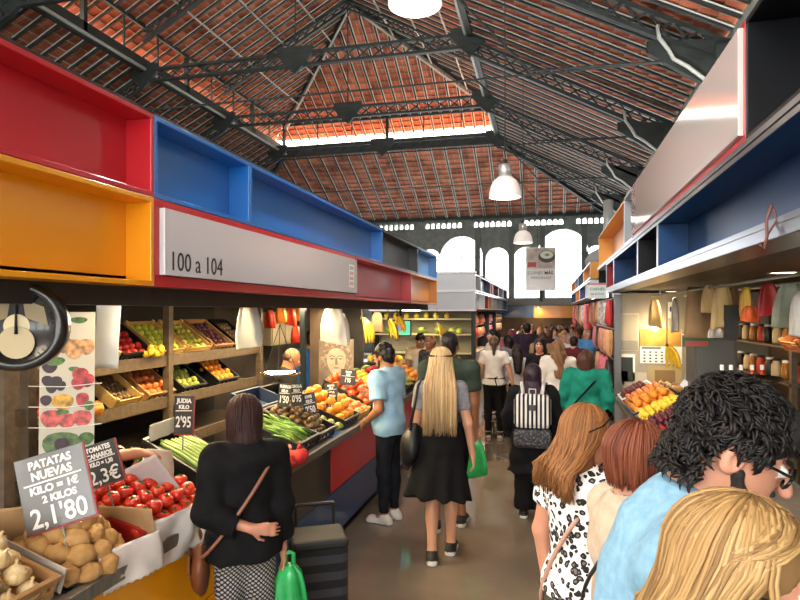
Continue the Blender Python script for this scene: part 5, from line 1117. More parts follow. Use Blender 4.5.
on_wall('notice_sheet', 'pale grey notice sheet pinned high on the end partition', 'notice', 618, 313, 639, 351, notice, [('print_block', .2, .3, .95, .95, mat('notice_print', 'a8a08c', .6)), ('grey_strip', .15, .02, .95, .28, mat('notice_grey', '8b8a7e', .6))])
on_wall('menu_card', 'framed dark photo card on the end partition under the notice', 'picture', 617, 354, 635, 385, white_p, [('photo', .12, .1, .88, .9, mat('photo_dark', '2f3530', .5)), ('dish', .2, .12, .6, .45, mat('photo_dish', 'a59c78', .5))])
cl_, w, h = on_wall('wall_calendar', 'wall calendar with a golden landscape over a date grid', 'calendar', 640, 329, 682, 364, white_p, [('landscape', .0, .5, .98, 1.0, mat('calendar_gold', 'a07a35', .5, 'c79c4e', 6)), ('header', .04, .42, .5, .48, ink)])
b = MB(); [b.box(-w + 2 * w * (.08 + .14 * i), -w + 2 * w * (.13 + .14 * i), -.009, -.006, h * (.04 + .09 * j), h * (.08 + .09 * j)) for i in range(6) for j in range(4)]; b.build('date_grid', inkd, cl_)
on_wall('paper_sheet', 'cream paper sheet with brown print under the calendar', 'paper', 648, 366, 682, 392, mat('cream_paper', 'b49f74', .6), [('brown_print', .2, .1, .8, .85, mat('brown_print', '8a6f45', .6))])
on_wall('paper_sheet', 'white paper list under the dark photo card', 'paper', 622, 372, 647, 394, notice, [('print_lines', .1, .3, .9, .6, mat('notice_print', 'a8a08c', .6))])
on_wall('label_card', 'small blue and white card pinned high beside the hanging cloths', 'card', 668, 302, 676, 318, white_p, [('blue_mark', .2, .4, .7, .7, P_NAVY)])
bl = thing('wall_lamp', 'bright bare bulb lamp on the end partition over the calendar', 'lamp', T(pt_y(655, 328, 8.72)))
MB().ball((0, 0, 0), .045).build('bulb', glow('bulb_warm', 'ffe2a8', 18), bl, True); MB().tube([(0, .0, .035), (0, .07, .05)], .025, 8).build('socket', white_p, bl)
l = bpy.data.lights.new('bulb_light', 'POINT'); l.energy = 9; l.color = (1, .75, .42); l.shadow_soft_size = .05; lo = bpy.data.objects.new('bulb_light', l); link(lo, bl); lo.location = (0, -.08, 0)
cloth_y = mat('yellow_cloth', 'c9a868', .8, 'd9bd85', 5); cloth_b = mat('beige_paper', 'a3825c', .75, 'b5936a', 4)
def hang(px, py, d, w, h, m, label, dep=.08, seed=0, cat='bag', g=.4, name='hanging_bag'): return bag(label, T(pt(px, py, d)), w, h, m, dep, name, cat, seed, False, g)
hang(655, 300, 7.6, .16, .34, cloth_y, 'pale yellow cloth hanging before the calendar', seed=51, cat='cloth', name='hanging_cloth'); hang(675, 298, 7.4, .1, .42, film, 'white apron hanging beside the pale yellow cloth', seed=52, cat='apron', name='hanging_apron')
b = MB(); b.sheet(lambda u, v: ((u - .5) * .42 * (.35 + .65 * v) + .1 * v, -.04 * math.sin(u * 5), -v * .5), 10, 8, .004); tag(b.build('brown_sheet', cloth_b, None, True, T(pt(696, 287, 5.9))), 'large beige paper sheet hanging slanted over the grey cabinet', 'paper')
for k, (px, py, d, w, h, m, lab) in enumerate(((709, 285, 5.2, .13, .24, cloth_y, 'cream paper bag at the near side of the hanging bunch'), (722, 284, 5.0, .17, .36, cloth_y, 'biggest cream paper bag in the hanging bunch'), (734, 288, 5.3, .12, .3, kraft, 'brown paper bag behind the cream bunch'), (716, 326, 5.1, .12, .1, clearbag, 'clear film bag hanging under the cream paper bags'), (746, 287, 4.6, .09, .22, mat('toy_yellow', 'd9a92c', .5, 'e0bb48', 6), 'yellow plastic bag hanging beside the black box'), (750, 306, 4.55, .13, .12, mat('toy_orange', 'd9532a', .5, 'e8703a', 6), 'orange red plastic bag hanging under the yellow one'), (768, 283, 4.4, .15, .24, mat('wine_red', '7c1820', .5, '92232b', 6), 'dark red plastic bag hanging over the scale'), (790, 284, 3.7, .2, .27, mat('grey_green_film', '7d8270', .4, '949a88', 6), 'grey green plastic bag hanging by the edge of the view'), (799, 292, 3.5, .1, .26, film, 'whitish plastic bag beside the grey green one'))): hang(px, py, d, w, h, m, lab, seed=60 + k)
for x in (1.35, 1.75): tag(MB().tube([(x, 2.6, 2.21), (x, 8.6, 2.21)], .012, 6).tube([(x, 3, 2.21), (x, 3, 2.27)], .008, 5).tube([(x, 8, 2.21), (x, 8, 2.27)], .008, 5).build('hanging_rail', alu), 'thin metal rail under the soffit carrying the %s bags' % ('near' if x < 1.5 else 'back'), 'rail')
tag(MB().box(-.055, .055, 0, .08, -.13, 0).box(-.05, .05, .02, .06, -.27, -.13).build('hanging_box', mat('box_dark', '33342f', .5), M=T(pt(733, 305, 4.9))), 'dark box hanging between the cream bags and the yellow bag', 'box')
gc = thing('cabinet', 'tall grey steel cabinet behind the fruit trays', 'cabinet', T(1.62, 6.55, 0)); MB().box(-.19, .19, 0, .4, .0, 1.78).build('body', mat('cabinet_grey', '5b5a55', .45, metal=.3), gc, bevel=.004); MB().box(-.17, .17, -.015, 0, .1, 1.72).build('door', mat('cabinet_grey2', '65645e', .45, metal=.3), gc, bevel=.004); MB().tube([(.12, -.03, 1.1), (.12, -.03, 1.3)], .008, 6).build('handle', alu, gc)
on_wall('photo_card', 'green and red photo card standing on the grey cabinet', 'picture', 682, 334, 711, 347, mat('card_green', '4c6a48', .5), [('red_print', .1, .05, .9, .45, mat('print_red', 'b4534c', .6)), ('white_border', 0, .9, 1, 1, white_p)], Y=6.5)
rs = thing('shelf_unit', 'brown shelf unit at the back of the shoppers stall', 'shelf', T(2.28, 6.5, 0))
for z in (.9, 1.3, 1.66): MB().box(0, .52, 0, 2.2, z - .025, z).build('shelf_board', wood, rs)
for y in (.05, 2.15): MB().box(0, .05, y - .03, y + .03, 0, 2.2).build('post', wood, rs)
MB().box(.5, .53, 0, 2.2, 0, 2.2).build('back_panel', brown_w, rs)
for k in range(16):
    m = (redp, mat('jar_amber', 'a8702c', .25), mat('jar_cream', 'c9b58c', .3), mat('jar_dark', '2b2724', .3))[k % 4]; z, y = ((1.302, 1.662)[k // 8], 6.66 + .25 * (k % 8) + .03 * (k % 3)); j = thing('jar', ['red', 'amber', 'cream', 'dark'][k % 4] + ' jar on the brown shelf unit behind the shoppers', 'jar', T(2.38, y, z), '%s jars on the brown shelves' % ['red', 'amber', 'cream', 'dark'][k % 4])
    MB().lathe([(.045, 0), (.05, .02), (.05, .13), (.035, .16), (.035, .175)], 12).build('jar_body', m, j, True); MB().lathe([(.038, .176), (.038, .2), (1e-4, .2)], 12).build('lid', white_p if k % 2 else dark_w, j)
sc2 = thing('counter_scale', 'chrome topped counter scale behind the glasses man', 'scale', T(pt(752, 380, 4.3) - Vector((0, 0, .0)))); MB().lathe([(1e-4, 0), (.17, .0), (.19, .025), (.18, .02), (.1, .008)], 28).build('pan', MATS['chrome'], sc2, True)
zt = sc2.location.z; MB().box(-.1, .1, -.08, .08, -zt + .861, -.03).tube([(0, 0, -.03), (0, 0, 0)], .03, 8).build('scale_body', mat('scale_grey', '8d8a80', .4), sc2)
for k, (px, py, d, lab) in enumerate(((790, 325, 4.1, 'upper wooden crate tilted at the edge of the view'), (794, 352, 4.0, 'lower wooden crate tilted at the edge of the view'))): crate(T(pt(px, py, d)) @ RZ(-PI / 2) @ RX(.6), .3, .24, .08, lab, mat('red_pine', '9a5a32', .7, 'b07040', 5, (1, 12, 12)), True)
# trays of fruit on that counter
def rtray(y, w, kind, sz, nm, lab, clab, m=blk_pl, wd=False, lay=2, l=.5, z=.86, x=.92): M = MR(y, x, z, .5); crate(M, w, l, .08, clab, m, wd); heap(M @ T(0, .01, .02), w - .03, l - .04, nm.replace(' ', '_'), kind, sz, lab, nm.split()[-1], nm + 's on the shoppers counter', lay)
rtray(8.05, .46, 'plum', .022, 'red radish', 'small red radish in the last tray before the metal post', 'white tray of small red radishes by the metal post', white_p, lay=3, l=.4)
for k in range(3): pass
rtray(7.5, .44, 'peach', .036, 'pale peach', 'pale blush peach in the cardboard tray beside the radishes', 'cardboard tray of pale peaches', card)
rtray(6.95, .44, 'orange', .046, 'orange', 'orange in the crate on the shoppers counter', 'black crate of oranges on the shoppers counter')
rtray(6.42, .42, 'lemon', .036, 'lemon', 'yellow lemon in the crate on the shoppers counter', 'black crate of lemons on the shoppers counter')
rtray(5.9, .44, 'plum', .026, 'dark plum', 'dark red plum in the crate beside the lemons', 'black crate of dark plums beside the lemons', lay=3)
rtray(5.35, .42, 'redapple', .038, 'red apple', 'red apple in the crate on the shoppers counter', 'black crate of red apples on the shoppers counter')
rtray(4.8, .42, 'kiwi', .03, 'kiwi', 'brown kiwi in the crate on the shoppers counter', 'black crate of kiwis on the shoppers counter')
price_sign(face_m(pt(690, 392, 6.3), math.radians(-5), .2, -.6), .24, .08, [("1'50 KILO", .6, 0, .5, 0, .8)], 'white tilted price strip standing in the oranges', .1, white_p, edge=False); 
o = POOL.get('garlic', 'onion', .03)
for k in range(5):
    o = o if k == 0 else copy_tree(o); o.matrix_world = T(1.34 + .06 * (k % 2), 7.9 - .07 * k, 1.13) @ RX(k); tag(o, 'white garlic bulb lying above the radishes', 'garlic', 'garlic bulbs above the radishes')
crate(MR(7.75, 1.36, 1.07, .1), .5, .26, .04, 'flat cardboard tray of garlic above the radishes', card)
tag(MB().box(0, .4, 0, .7, 0, .4).build('white_box', mat('cream_box', 'c9bba4', .6), M=T(.95, 1.55, .861), bevel=.01), 'cream white box on the counter before the glasses man', 'box')
bk = crate(T(1.15, 1.9, 1.262) @ RZ(-PI / 2), .4, .28, .09, 'black tray standing on the cream white box')
bananas('bunch of ripe bananas hanging before the calendar', pt(667, 343, 7.2), 6, 1.3, .5)
for k, (px, py, c) in enumerate(((722, 368, 'jar_dark'), (731, 369, 'jar_dark'), (741, 368, 'jar_dark'), (752, 366, 'red_packet'), (762, 366, 'red_packet'))):
    j = thing('bottle', ('small dark bottle standing in the row behind the scale', 'red capped packet standing behind the scale')[k > 2], 'bottle', T(pt(px, py, 4.75).x, pt(px, py, 4.75).y, .861), ('dark bottles behind the scale', 'red packets behind the scale')[k > 2])
    MB().lathe([(.03, 0), (.032, .02), (.032, .55), (.014, .62), (.012, .68)], 10).build('glass_body', MATS.get(c) or redp, j, True); MB().lathe([(.015, .68), (.015, .72), (1e-4, .72)], 10).build('cap', white_p, j)
# recessed lamps in the soffit
for k, (x, y) in enumerate(((1.5, 4.4), (1.68, 6.7), (1.3, 2.6), (1.5, 8.1))):
    dl = thing('recessed_lamp', ('round recessed lamp in the soffit over the scale', 'round recessed lamp in the soffit over the cream bags', 'round recessed lamp in the soffit nearest the glasses man', 'round recessed lamp in the soffit by the end partition')[k], 'lamp', T(x, y, 2.258))
    MB().lathe([(.09, 0), (.1, -.006), (.1, .0)], 20).build('ring', alu, dl, True); MB().lathe([(.085, -.002), (1e-4, -.002)], 20).build('lens', glow('lens_warm', 'ffe6bd', 12), dl)
    l = bpy.data.lights.new('lamp_light', 'SPOT'); l.energy = 42; l.color = (1, .74, .44); l.spot_size = 2.6; l.spot_blend = .7; l.shadow_soft_size = .08; lo = bpy.data.objects.new('lamp_light', l); lo.location = (0, 0, -.03); link(lo, dl)
# ------------------------------------------------------------------ goods hung at the next stall beyond the metal post
cols = [('red', mat('pack_red', 'b8232a', .5, 'c93a3c', 6)), ('flesh pink', mat('ham_pink', 'd9a488', .5, 'c98468', 7)), ('black', mat('pack_black', '1d1a1a', .4, '3a3434', 7)), ('tan', mat('ham_tan', 'c98f5c', .5, 'dba878', 7)), ('white', mat('pack_white', 'd9d5d0', .4, '8c8784', 14)), ('rose', mat('pack_rose', 'd2506a', .5, 'e07a8a', 6))]
gr = thing('goods_rack', 'metal rack of hooks carrying packets beyond the corner post', 'rack', T(.98, 9.3, 0)); MB().box(0, .02, 0, 3.3, .3, 2.22).build('back_panel', mat('rack_back', '3d2f2a', .7), gr)
b = MB(); [b.tube([(-.04, 0, z), (-.04, 3.3, z)], .008, 6) for z in (2.2, 1.75, 1.3, .85)]; b.build('rail', alu, gr)
seq = [0, 1, 2, 3, 5, 4, 2, 0, 1, 3, 4, 5]
for j, z in enumerate((2.2, 1.75, 1.3, .85)):
    for i in range(5):
        c = cols[seq[(i * 5 + j * 3) % 12]]; w = .24 + .05 * ((i + j) % 3); bag('%s packet hanging in the %s row of the goods rack' % (c[0], ('top', 'second', 'third', 'lowest')[j]), T(.9, 9.55 + .64 * i, z - .02) @ RZ(PI / 2), w * 1.3, .4, c[1], .12, 'hanging_packet', 'packet', 100 + i * 5 + j, False, .4)['group'] = '%s packets in the %s row' % (c[0], ('top', 'second', 'third', 'lowest')[j])
struct('wall_stall_back', MB().box(2.8, 2.88, 8.95, 26, 0, 2.28), brown_w)
for k in range(9):
    c = cols[(k * 5 + 1) % 6]; bag('%s packet hanging along the far stall' % c[0], T(.95, 13.6 + k * 1.15, 2.2) @ RZ(PI / 2), .5, .5 + .1 * (k % 3), c[1], .15, 'hanging_packet', 'packet', 200 + k, False, .4)['group'] = '%s packets along the far stall' % c[0]
fs = thing('stall_counter', 'pale glass fronted counter of the far stall before the crowd', 'counter', T(1.12, 13.2, 0)); MB().box(0, .8, 0, 11, 0, .95).build('body', mat('counter_white', 'b7b2aa', .4), fs); MB().box(-.02, .3, 0, 11, .95, 1.25).build('glass_case', clear('case_glass', (.9, .95, .95), .12), fs)
# ------------------------------------------------------------------ stall beyond the cross aisle
us = thing('shelf_unit', 'pale shelf unit with melons facing the cross aisle', 'shelf', T(-4.3, 14.5, 0))
for z in (1.0, 1.46, 1.84): MB().box(.05, 2.5, 0, .4, z - .03, z).build('shelf_board', mat('shelf_cream', 'cbbd93', .5), us)
MB().box(0, 2.55, .42, .45, 0, 2.02).build('back_panel', mat('shelf_grey_back', '8f8569', .6), us)
for x in (.0, 2.5): MB().box(x, x + .06, -.03, .42, 0, 2.02).build('post', steel, us)
def spread(kind, sz, n, x0, x1, y, z, lab, cat, g):
    for k in range(n):
        o = POOL.get(cat, kind, sz); o.matrix_world = T(x0 + (x1 - x0) * (k + .5) / n, y + rnd.uniform(-.05, .05), z + sz * .9) @ RZ(rnd.random() * 6); tag(o, lab, cat, g)
spread('melon', .1, 5, -4.1, -2.0, 14.65, 1.46, 'green melon on the middle shelf facing the cross aisle', 'melon', 'melons facing the cross aisle')
spread('lemon', .07, 7, -4.1, -2.3, 14.65, 1.84, 'yellow fruit on the top shelf facing the cross aisle', 'fruit', 'yellow fruits facing the cross aisle'); spread('limegreen', .08, 3, -2.6, -2.0, 14.6, 1.46, 'pale green fruit beside the melons facing the cross aisle', 'fruit', 'pale green fruits facing the cross aisle')
uc = thing('stall_counter', 'low cream counter with fruit facing the cross aisle', 'counter', T(-4.2, 12.6, 0)); MB().box(0, 2.5, 0, .9, .86, .9).build('worktop', steel_top, uc); MB().box(.03, 2.47, .03, .87, 0, .86).build('body', P_NAVY, uc)
spread('lemon', .06, 12, -4.0, -1.8, 12.95, .9, 'yellow fruit lying on the counter of the cross aisle', 'fruit', 'yellow fruits on the cross aisle counter'); spread('orange', .07, 7, -4.0, -2.0, 13.2, .9, 'orange lying on the counter of the cross aisle', 'orange', 'oranges on the cross aisle counter')
bananas('bunch of green yellow bananas hanging over the cross aisle counter', pt(437, 322, 13.2), 7, 1.6, 0)
for k, (y0, y1, c, c2, lab) in enumerate(((15.0, 18.5, 'd98a4c', 'e8a868', 'warm orange butcher display behind the ponytail woman'), (18.6, 21.0, 'd94f8f', 'ee86b4', 'pink lit sweets display along the aisle'), (21.1, 25.5, '7a5636', '94693f', 'brown bakery display far down the aisle'))):
    o = thing('stall_display', lab, 'display', T(-2.1, y0, 0)); L = y1 - y0; m = mat('display_%d' % k, c, .5, c2, 4)
    MB().box(-.1, 0, 0, L, .95, 2.0).build('back_panel', m, o); MB().box(0, .3, 0, L, 0, .95).build('counter_body', mat('counter_white', 'b7b2aa', .4), o)
    for z in (1.3, 1.65): MB().box(0, .2, 0, L, z - .015, z).build('shelf_board', white_p, o)
    MB().box(-.12, .34, -.06, -.01, 0, 2.02).build('side_panel', steel, o)
    for j in range(8):
        c3 = [cols[1], cols[3], cols[0]][j % 3] if k == 0 else ([cols[5], cols[4], cols[5]][j % 3] if k == 1 else [cols[3], cols[4], cols[3]][j % 3])
        bag('%s goods on the %s' % (c3[0], lab.replace(' behind the ponytail woman', '').replace(' along the aisle', '').replace(' far down the aisle', '')), T(-1.92, y0 + L * (j // 2 + .5) / 4, (1.66 if j % 2 else 1.3) + .0) @ RZ(PI / 2) @ T(0, 0, .26), L / 5, .26, c3[1], .14, 'goods_packet', 'packet', 300 + j + 10 * k, False, .5)['group'] = '%s goods of display %s' % (c3[0], lab.split()[0])
    l = bpy.data.lights.new('display_light', 'AREA'); l.shape = 'RECTANGLE'; l.size, l.size_y = .2, L * .8; l.energy = 30 * L / 3; l.color = ((1, .72, .42), (1, .6, .75), (1, .75, .45))[k]; lo = bpy.data.objects.new('display_light', l); link(lo, o); lo.location = (.45, L / 2, 1.97); lo.rotation_euler = (0, math.radians(-35), 0)
# ------------------------------------------------------------------ people
def cl(name, c, c2=None, ns=12, **k): return mat('cloth_' + name, c, .85, c2, ns, bump=.15, spec=.2, **k)
def who(label, px, ytop, d, face, hx=0, **k):
    (x, y), z = on_px(px, ytop, d); return person(label, (x, y), face, h=k.pop('h', z), **k)
def strap(J, side, m, parent, r=.008, B=.15, name='strap', A=.15, flat=.45):
    pts = [Vector(J['tpl'](-.03 * side + A * side * math.cos(t), B * math.sin(t), .22 + .235 * math.cos(t))) for t in [2 * PI * k / 28 for k in range(29)]]
    return MB().tube(pts, r, 6, flat=1).build(name, m, parent, True)
black = cl('black', '0b0b0d', '121214'); 
_p = person
def person(*a, **k):
    J = _p(*a, **k); inv = J['body'].matrix_world.inverted(); J['tpl'] = lambda x, y, z: inv @ J['tp'](x, y, z); return J
# 1 woman in black at the fruit stall
W1 = who('woman in black top and patterned trousers holding one hand behind her back', 245, 400, 3.02, 34, arms=((( -.2, -.3, -1), (.9, -.3, -.3)), ((.12, .0, -1), (.08, .12, -1))), hands=(((1, -.1, -.15), (0, -1, .1)), None), head=(-12, 12), hair=('bob', '2a1512', '3a1d16', .15), top=dict(m=black, sleeve=1.72, hem=-.09, off=.03, fold=.006), bottom=dict(kind='trousers', m=woven('houndstooth', '1c1c1e', 'a9a6a2', 26), off=.01), shoes='1b1a1a', vox=.0085, build=.97, skin='pink', curl=.35)
hb_ = thing('shoulder_bag', 'brown leather bag hanging at the side of the woman in black', 'bag', T(W1['tp'](-.235, .03, -.1)) @ RZ(math.radians(32)))
lea = mat('brown_leather', '6b3a20', .45, '7d4828', 9, bump=.15)
b = MB(); b.T = T(0, 0, -.05); lump(b, .115, (.42, .95, 1.05), .2, 5, 18); b.build('bag_body', lea, hb_, True); MB().box(-.056, -.044, -.07, .07, -.05, .045).build('flap', lea, hb_, bevel=.004)
inv = hb_.matrix_world.inverted(); pts = [inv @ W1['tp'](.03 * -1 + .2 * math.cos(t) - .01, .165 * math.sin(t), .2 + .275 * math.cos(t)) for t in [2 * PI * k / 30 for k in range(31)]]
MB().tube(pts, .009, 6).build('strap', mat('strap_tan', '8a5a44', .5), hb_, True)
grn = mat('green_film', '1f9a4c', .3, '35b866', 7, bump=.2, coat=.2)
hp_ = W1['wr']; b = bag('bright green plastic bag held by the woman in black', T(hp_.x + .03, hp_.y + .02, hp_.z - .1) @ RZ(.5), .2, .36, grn, .12, seed=5, gather=.25, handle=True)
cart = thing('shopping_cart', 'black and grey striped wheeled shopping bag beside the green bag', 'cart', T(pt_z(318, 640, 0)) @ RZ(.5))
MB().box(-.17, .17, -.14, .14, .1, .62).build('bag_body', woven('cart_stripes', '131316', '33333a', 3.2, 'Z'), cart, bevel=.05); MB().box(-.165, .165, -.155, .13, .6, .66).build('flap', mat('cart_black', '151517', .6), cart, bevel=.02)
b = MB(); [b.tube([(x, .16, .06), (x, .16, .78)], .009, 6) for x in (-.12, .12)]; b.tube([(-.12, .16, .78), (.12, .16, .78)], .012, 6); b.build('handle', mat('cart_metal', '3a3a3c', .4, metal=.7), cart)
for x in (-.16, .16): m = MB(); m.T = RY(PI / 2); m.lathe([(.07, -.015), (.075, 0), (.07, .015)], 16); m.build('wheel', mat('wheel_rubber', '121212', .7), cart, M=T(x, .14, .075))
# 2 man in the blue T-shirt
jeans = cl('dark_jeans', '14161c', '1d2028'); skyb = cl('sky_blue', '8fb9d2', '9fc6dc')
W2 = who('young man in light blue T-shirt and dark jeans at the fruit counter', 389, 345, 5.75, 72, male=True, lean=3, head=(4, 14), arms=(((-.22, -.22, -1), (.25, .75, -.6)), ((.15, .1, -1), (-.1, .8, .2))), hands=(((.3, .8, -.5), (-1, .3, .3)), None), hair=('short', '171210'), beard='2a1d16', top=dict(m=skyb, sleeve=.72, hem=-.1, off=.024, fold=.006), bottom=dict(kind='trousers', m=jeans), shoes='d9d6d0', vox=.0095, skin='tan', build=.95)
w = W2['wl']; MB().lathe([(.03, -.008), (.033, 0), (.03, .008)], 14).build('wristwatch', mat('watch_black', '141414', .4), W2['body'], M=W2['body'].matrix_world.inverted() @ T(w))
# 3 walking woman with long blonde hair
W3 = who('woman walking away with long straight blonde hair, grey T-shirt and black skirt', 441, 349, 4.9, 6, arms=(((-.2, -.05, -1), (.1, .55, -.75)), ((.24, -.08, -1), (.14, .1, -1))), legs=(((.03, -.02, -1), (.02, -.3, -1)), ((-.02, .26, -1), (0, -.02, -1))), hair=('long', 'a5845a', 'cdb083', .48), top=dict(m=cl('grey_marl', '77777a', '88888c', 40), sleeve=.6, hem=.02, off=.012), bottom=dict(kind='skirt', m=black, off=.02, len=.43, flare=.25, shift=(-.03, -.03)), shoes='141414', vox=.0095, skin='light', build=.96)
MB().tube([W3['body'].matrix_world.inverted() @ W3['hp'](.09 * math.sin(t), -.02 - .1 * math.cos(t), .07) for t in [-1.9 + 3.8 * k / 12 for k in range(13)]], .009, 6).build('hairband', black, W3['body'], True)
p = W3['tp'](-.24, -.03, .02); sb_ = thing('shoulder_bag', 'large black slouchy bag on the shoulder of the blonde walking woman', 'bag', T(p) @ RZ(.1))
b = MB(); b.T = T(0, 0, -.02) @ RY(.12); lump(b, .2, (.42, .75, .85), .25, 3, 18); b.build('bag_body', mat('bag_black', '111113', .45, '1b1b1e', 8, bump=.2), sb_, True)
inv = sb_.matrix_world.inverted(); sh = W3['sl']; MB().tube([(-.0, -.1, .1), inv @ (sh + Vector((-.02, -.07, .03))), inv @ (sh + Vector((0.0, 0, .075))), inv @ (sh + Vector((-.02, .08, .03))), (0, .1, .1)], .012, 6).build('strap', MATS['bag_black'], sb_, True)
# 4 man in dark olive before her
W4 = who('man in a dark olive T-shirt walking just ahead of the blonde woman', 449, 333, 5.6, 2, male=True, arms=None, hair=('thick', '15110f'), top=dict(m=cl('olive', '2f3a30', '39443a'), sleeve=.65, hem=-.1, off=.022), bottom=dict(kind='trousers', m=black, len=1.05, off=.03), shoes='1d1b1a', vox=.012, skin='tan', legs=(((-.03, -.1, -1), (0, -.2, -1)), ((.04, .2, -1), (0, -.05, -1))))
hp_ = W4['wr']; bag('flat green plastic bag held by the man in olive', T(hp_.x + .02, hp_.y, hp_.z - .12) @ RZ(.3), .2, .32, grn, .07, seed=6, gather=.45)
# hijab woman with striped backpack
W7 = who('woman in a long black robe and dark plum headscarf walking away with a striped backpack', 533, 366, 5.85, 0, arms=(((-.35, .0, -1), (.1, .4, -1)), ((.3, 0, -1), (-.1, .4, -1))), hair=('hijab', '2a1824'), top=dict(m=black, sleeve=1.9, hem=-.42, off=.035, fold=.008, flare=.04), bottom=dict(kind='trousers', m=black, off=.03, wide=True), shoes='121212', vox=.011, skin='olive', build=1.12)
bp_ = thing('backpack', 'black and white vertically striped backpack worn by the woman in the black robe', 'backpack', T(W7['tp'](0, -.235, .17)))
b = MB(); b.box(-.17, .17, -.08, .07, -.06, .26); b.build('main_pocket', woven('bp_stripes', '141416', 'd3d0cb', 8, 'X'), bp_, bevel=.05)
MB().box(-.175, .175, -.095, .07, -.24, -.062).build('front_pocket', mat('bp_dots', '1a1a1d', .7, '55555a', 55, lo=.5, hi=.6), bp_, bevel=.045)
for x in (-.1, .1): MB().tube([(x * .8, .0, .22), (x * 1.05, .1, .36), (x * 1.2, .26, .34), (x * 1.4, .3, .2)], .018, 6, flat=.4).build('strap', mat('bp_strap', 'b5b1ab', .7), bp_, True)
MB().tube([(-.03, -.02, .255), (-.03, -.02, .31), (.03, -.02, .31), (.03, -.02, .255)], .007, 6).build('carry_loop', MATS['bp_strap'], bp_, True); MB().box(-.03, .03, -.1, -.08, .12, .17).build('sewn_patch', mat('bp_patch', '3a3a3e', .6), bp_)
# 5.. the middle distance
white = cl('white', 'd9d2c8', 'e3ddd4'); wht2 = cl('off_white', 'd3ccc2', 'dfd9d0')
W5 = who('woman with a brown ponytail, white T-shirt and black apron tied at the back', 494, 337, 9.6, 4, arms=(((-.3, 0, -1), (-.05, .1, -1)), ((.35, .0, -1), (.25, .1, -1))), hair=('ponytail', '4a382c', '6b523d'), top=dict(m=white, sleeve=.5, hem=-.05, off=.018), bottom=dict(kind='trousers', m=black), vox=.014, build=1.05)
MB().tube([W5['tpl'](.17 * math.sin(t), .14 * math.cos(t), .06) for t in [2 * PI * k / 20 for k in range(21)]], .012, 5).tube([W5['tpl'](.0, -.15, .06), W5['tpl'](.06, -.17, .1), W5['tpl'](.02, -.16, .05), W5['tpl'](.05, -.16, -.06)], .01, 5).build('apron_tie', black, W5['body'], True)
W6 = who('girl with long dark hair and a white shirt beside the ponytail woman', 517, 345, 10.2, 12, hair=('long', '1f1412', '2d1c17', .42), top=dict(m=white, sleeve=1.8, hem=-.08), bottom=dict(kind='trousers', m=black), vox=.014, build=.92)
W8 = who('woman in a white blouse with long light brown hair seen from behind', 558, 341, 8.4, 8, hair=('wavy', '6e4c30', '8c6743', .4), top=dict(m=wht2, sleeve=1.9, hem=-.12, off=.03, fold=.007), bottom=dict(kind='trousers', m=cl('beige', 'b9a888'), off=.02), vox=.013, build=1.08, arms=(((-.3, .1, -1), (.3, .9, .3)), ((.3, .1, -1), (.1, .6, -.6))))
W9 = who('dark haired woman in black facing the camera behind the white blouse', 540, 339, 9.3, 170, hair=('long', '1a1210', '2a1d18', .3), top=dict(m=black, sleeve=1.9, hem=-.1), bottom=dict(kind='trousers', m=black), vox=.012, arms=(((-.2, .2, -1), (.35, .6, .9)), ((.2, .1, -1), (0, .3, -1))), skin='pink')
W10 = who('woman in a teal green jacket with a brown bob and a cross strap', 586, 351, 6.9, -8, hair=('bob', '3a2018', '4d2b1f', .1), top=dict(m=cl('teal', '14705e', '1c8370'), sleeve=1.85, hem=-.16, off=.03, fold=.006), bottom=dict(kind='trousers', m=black, off=.02), vox=.0115, build=1.22, arms=(((-.3, .05, -1), (.0, .5, -.8)), ((.25, 0, -1), (-.05, .3, -1))))
strap(W10, 1, black, W10['body'], .012, .19, A=.2)
bag('dark shopping bag held between the white blouse and the teal jacket', T(W10['wl'].x - .05, W10['wl'].y, W10['wl'].z - .08), .26, .4, mat('bag_dark_grey', '26262a', .6, '3a3a40', 8), .12, seed=8)
W11 = who('balding man in a bright blue shirt in the crowd before the goods rack', 587, 329, 12.5, 200, male=True, hair=('bald', '6b5a4a'), top=dict(m=cl('azure', '4a8fce', '5f9fd8'), sleeve=.7, hem=-.1, off=.025), bottom=dict(kind='trousers', m=jeans), vox=.016, build=1.15)
W12 = who('man in a dark plum shirt standing tall over the girl in white', 527, 324, 12.8, 10, male=True, hair=('short', '15110f'), top=dict(m=cl('plum', '2c2230', '38293a'), sleeve=.7, hem=-.1, off=.025), bottom=dict(kind='trousers', m=black), vox=.016, build=1.1)
W13 = who('woman in a hot pink top beside the man in the plum shirt', 512, 330, 13.6, 20, hair=('bob', '5a2030', '7a3040', .12), top=dict(m=cl('hot_pink', 'd83a78', 'e65a90'), sleeve=1.8, hem=-.1, off=.03), bottom=dict(kind='trousers', m=cl('rose', 'c9507a')), vox=.016, build=1.1)
W14 = who('dark haired person in a white top turning her head beyond the ponytail woman', 493, 330, 11.6, 120, hair=('ponytail', '17110f'), top=dict(m=white, sleeve=.5, hem=-.06), bottom=dict(kind='trousers', m=black), vox=.014)
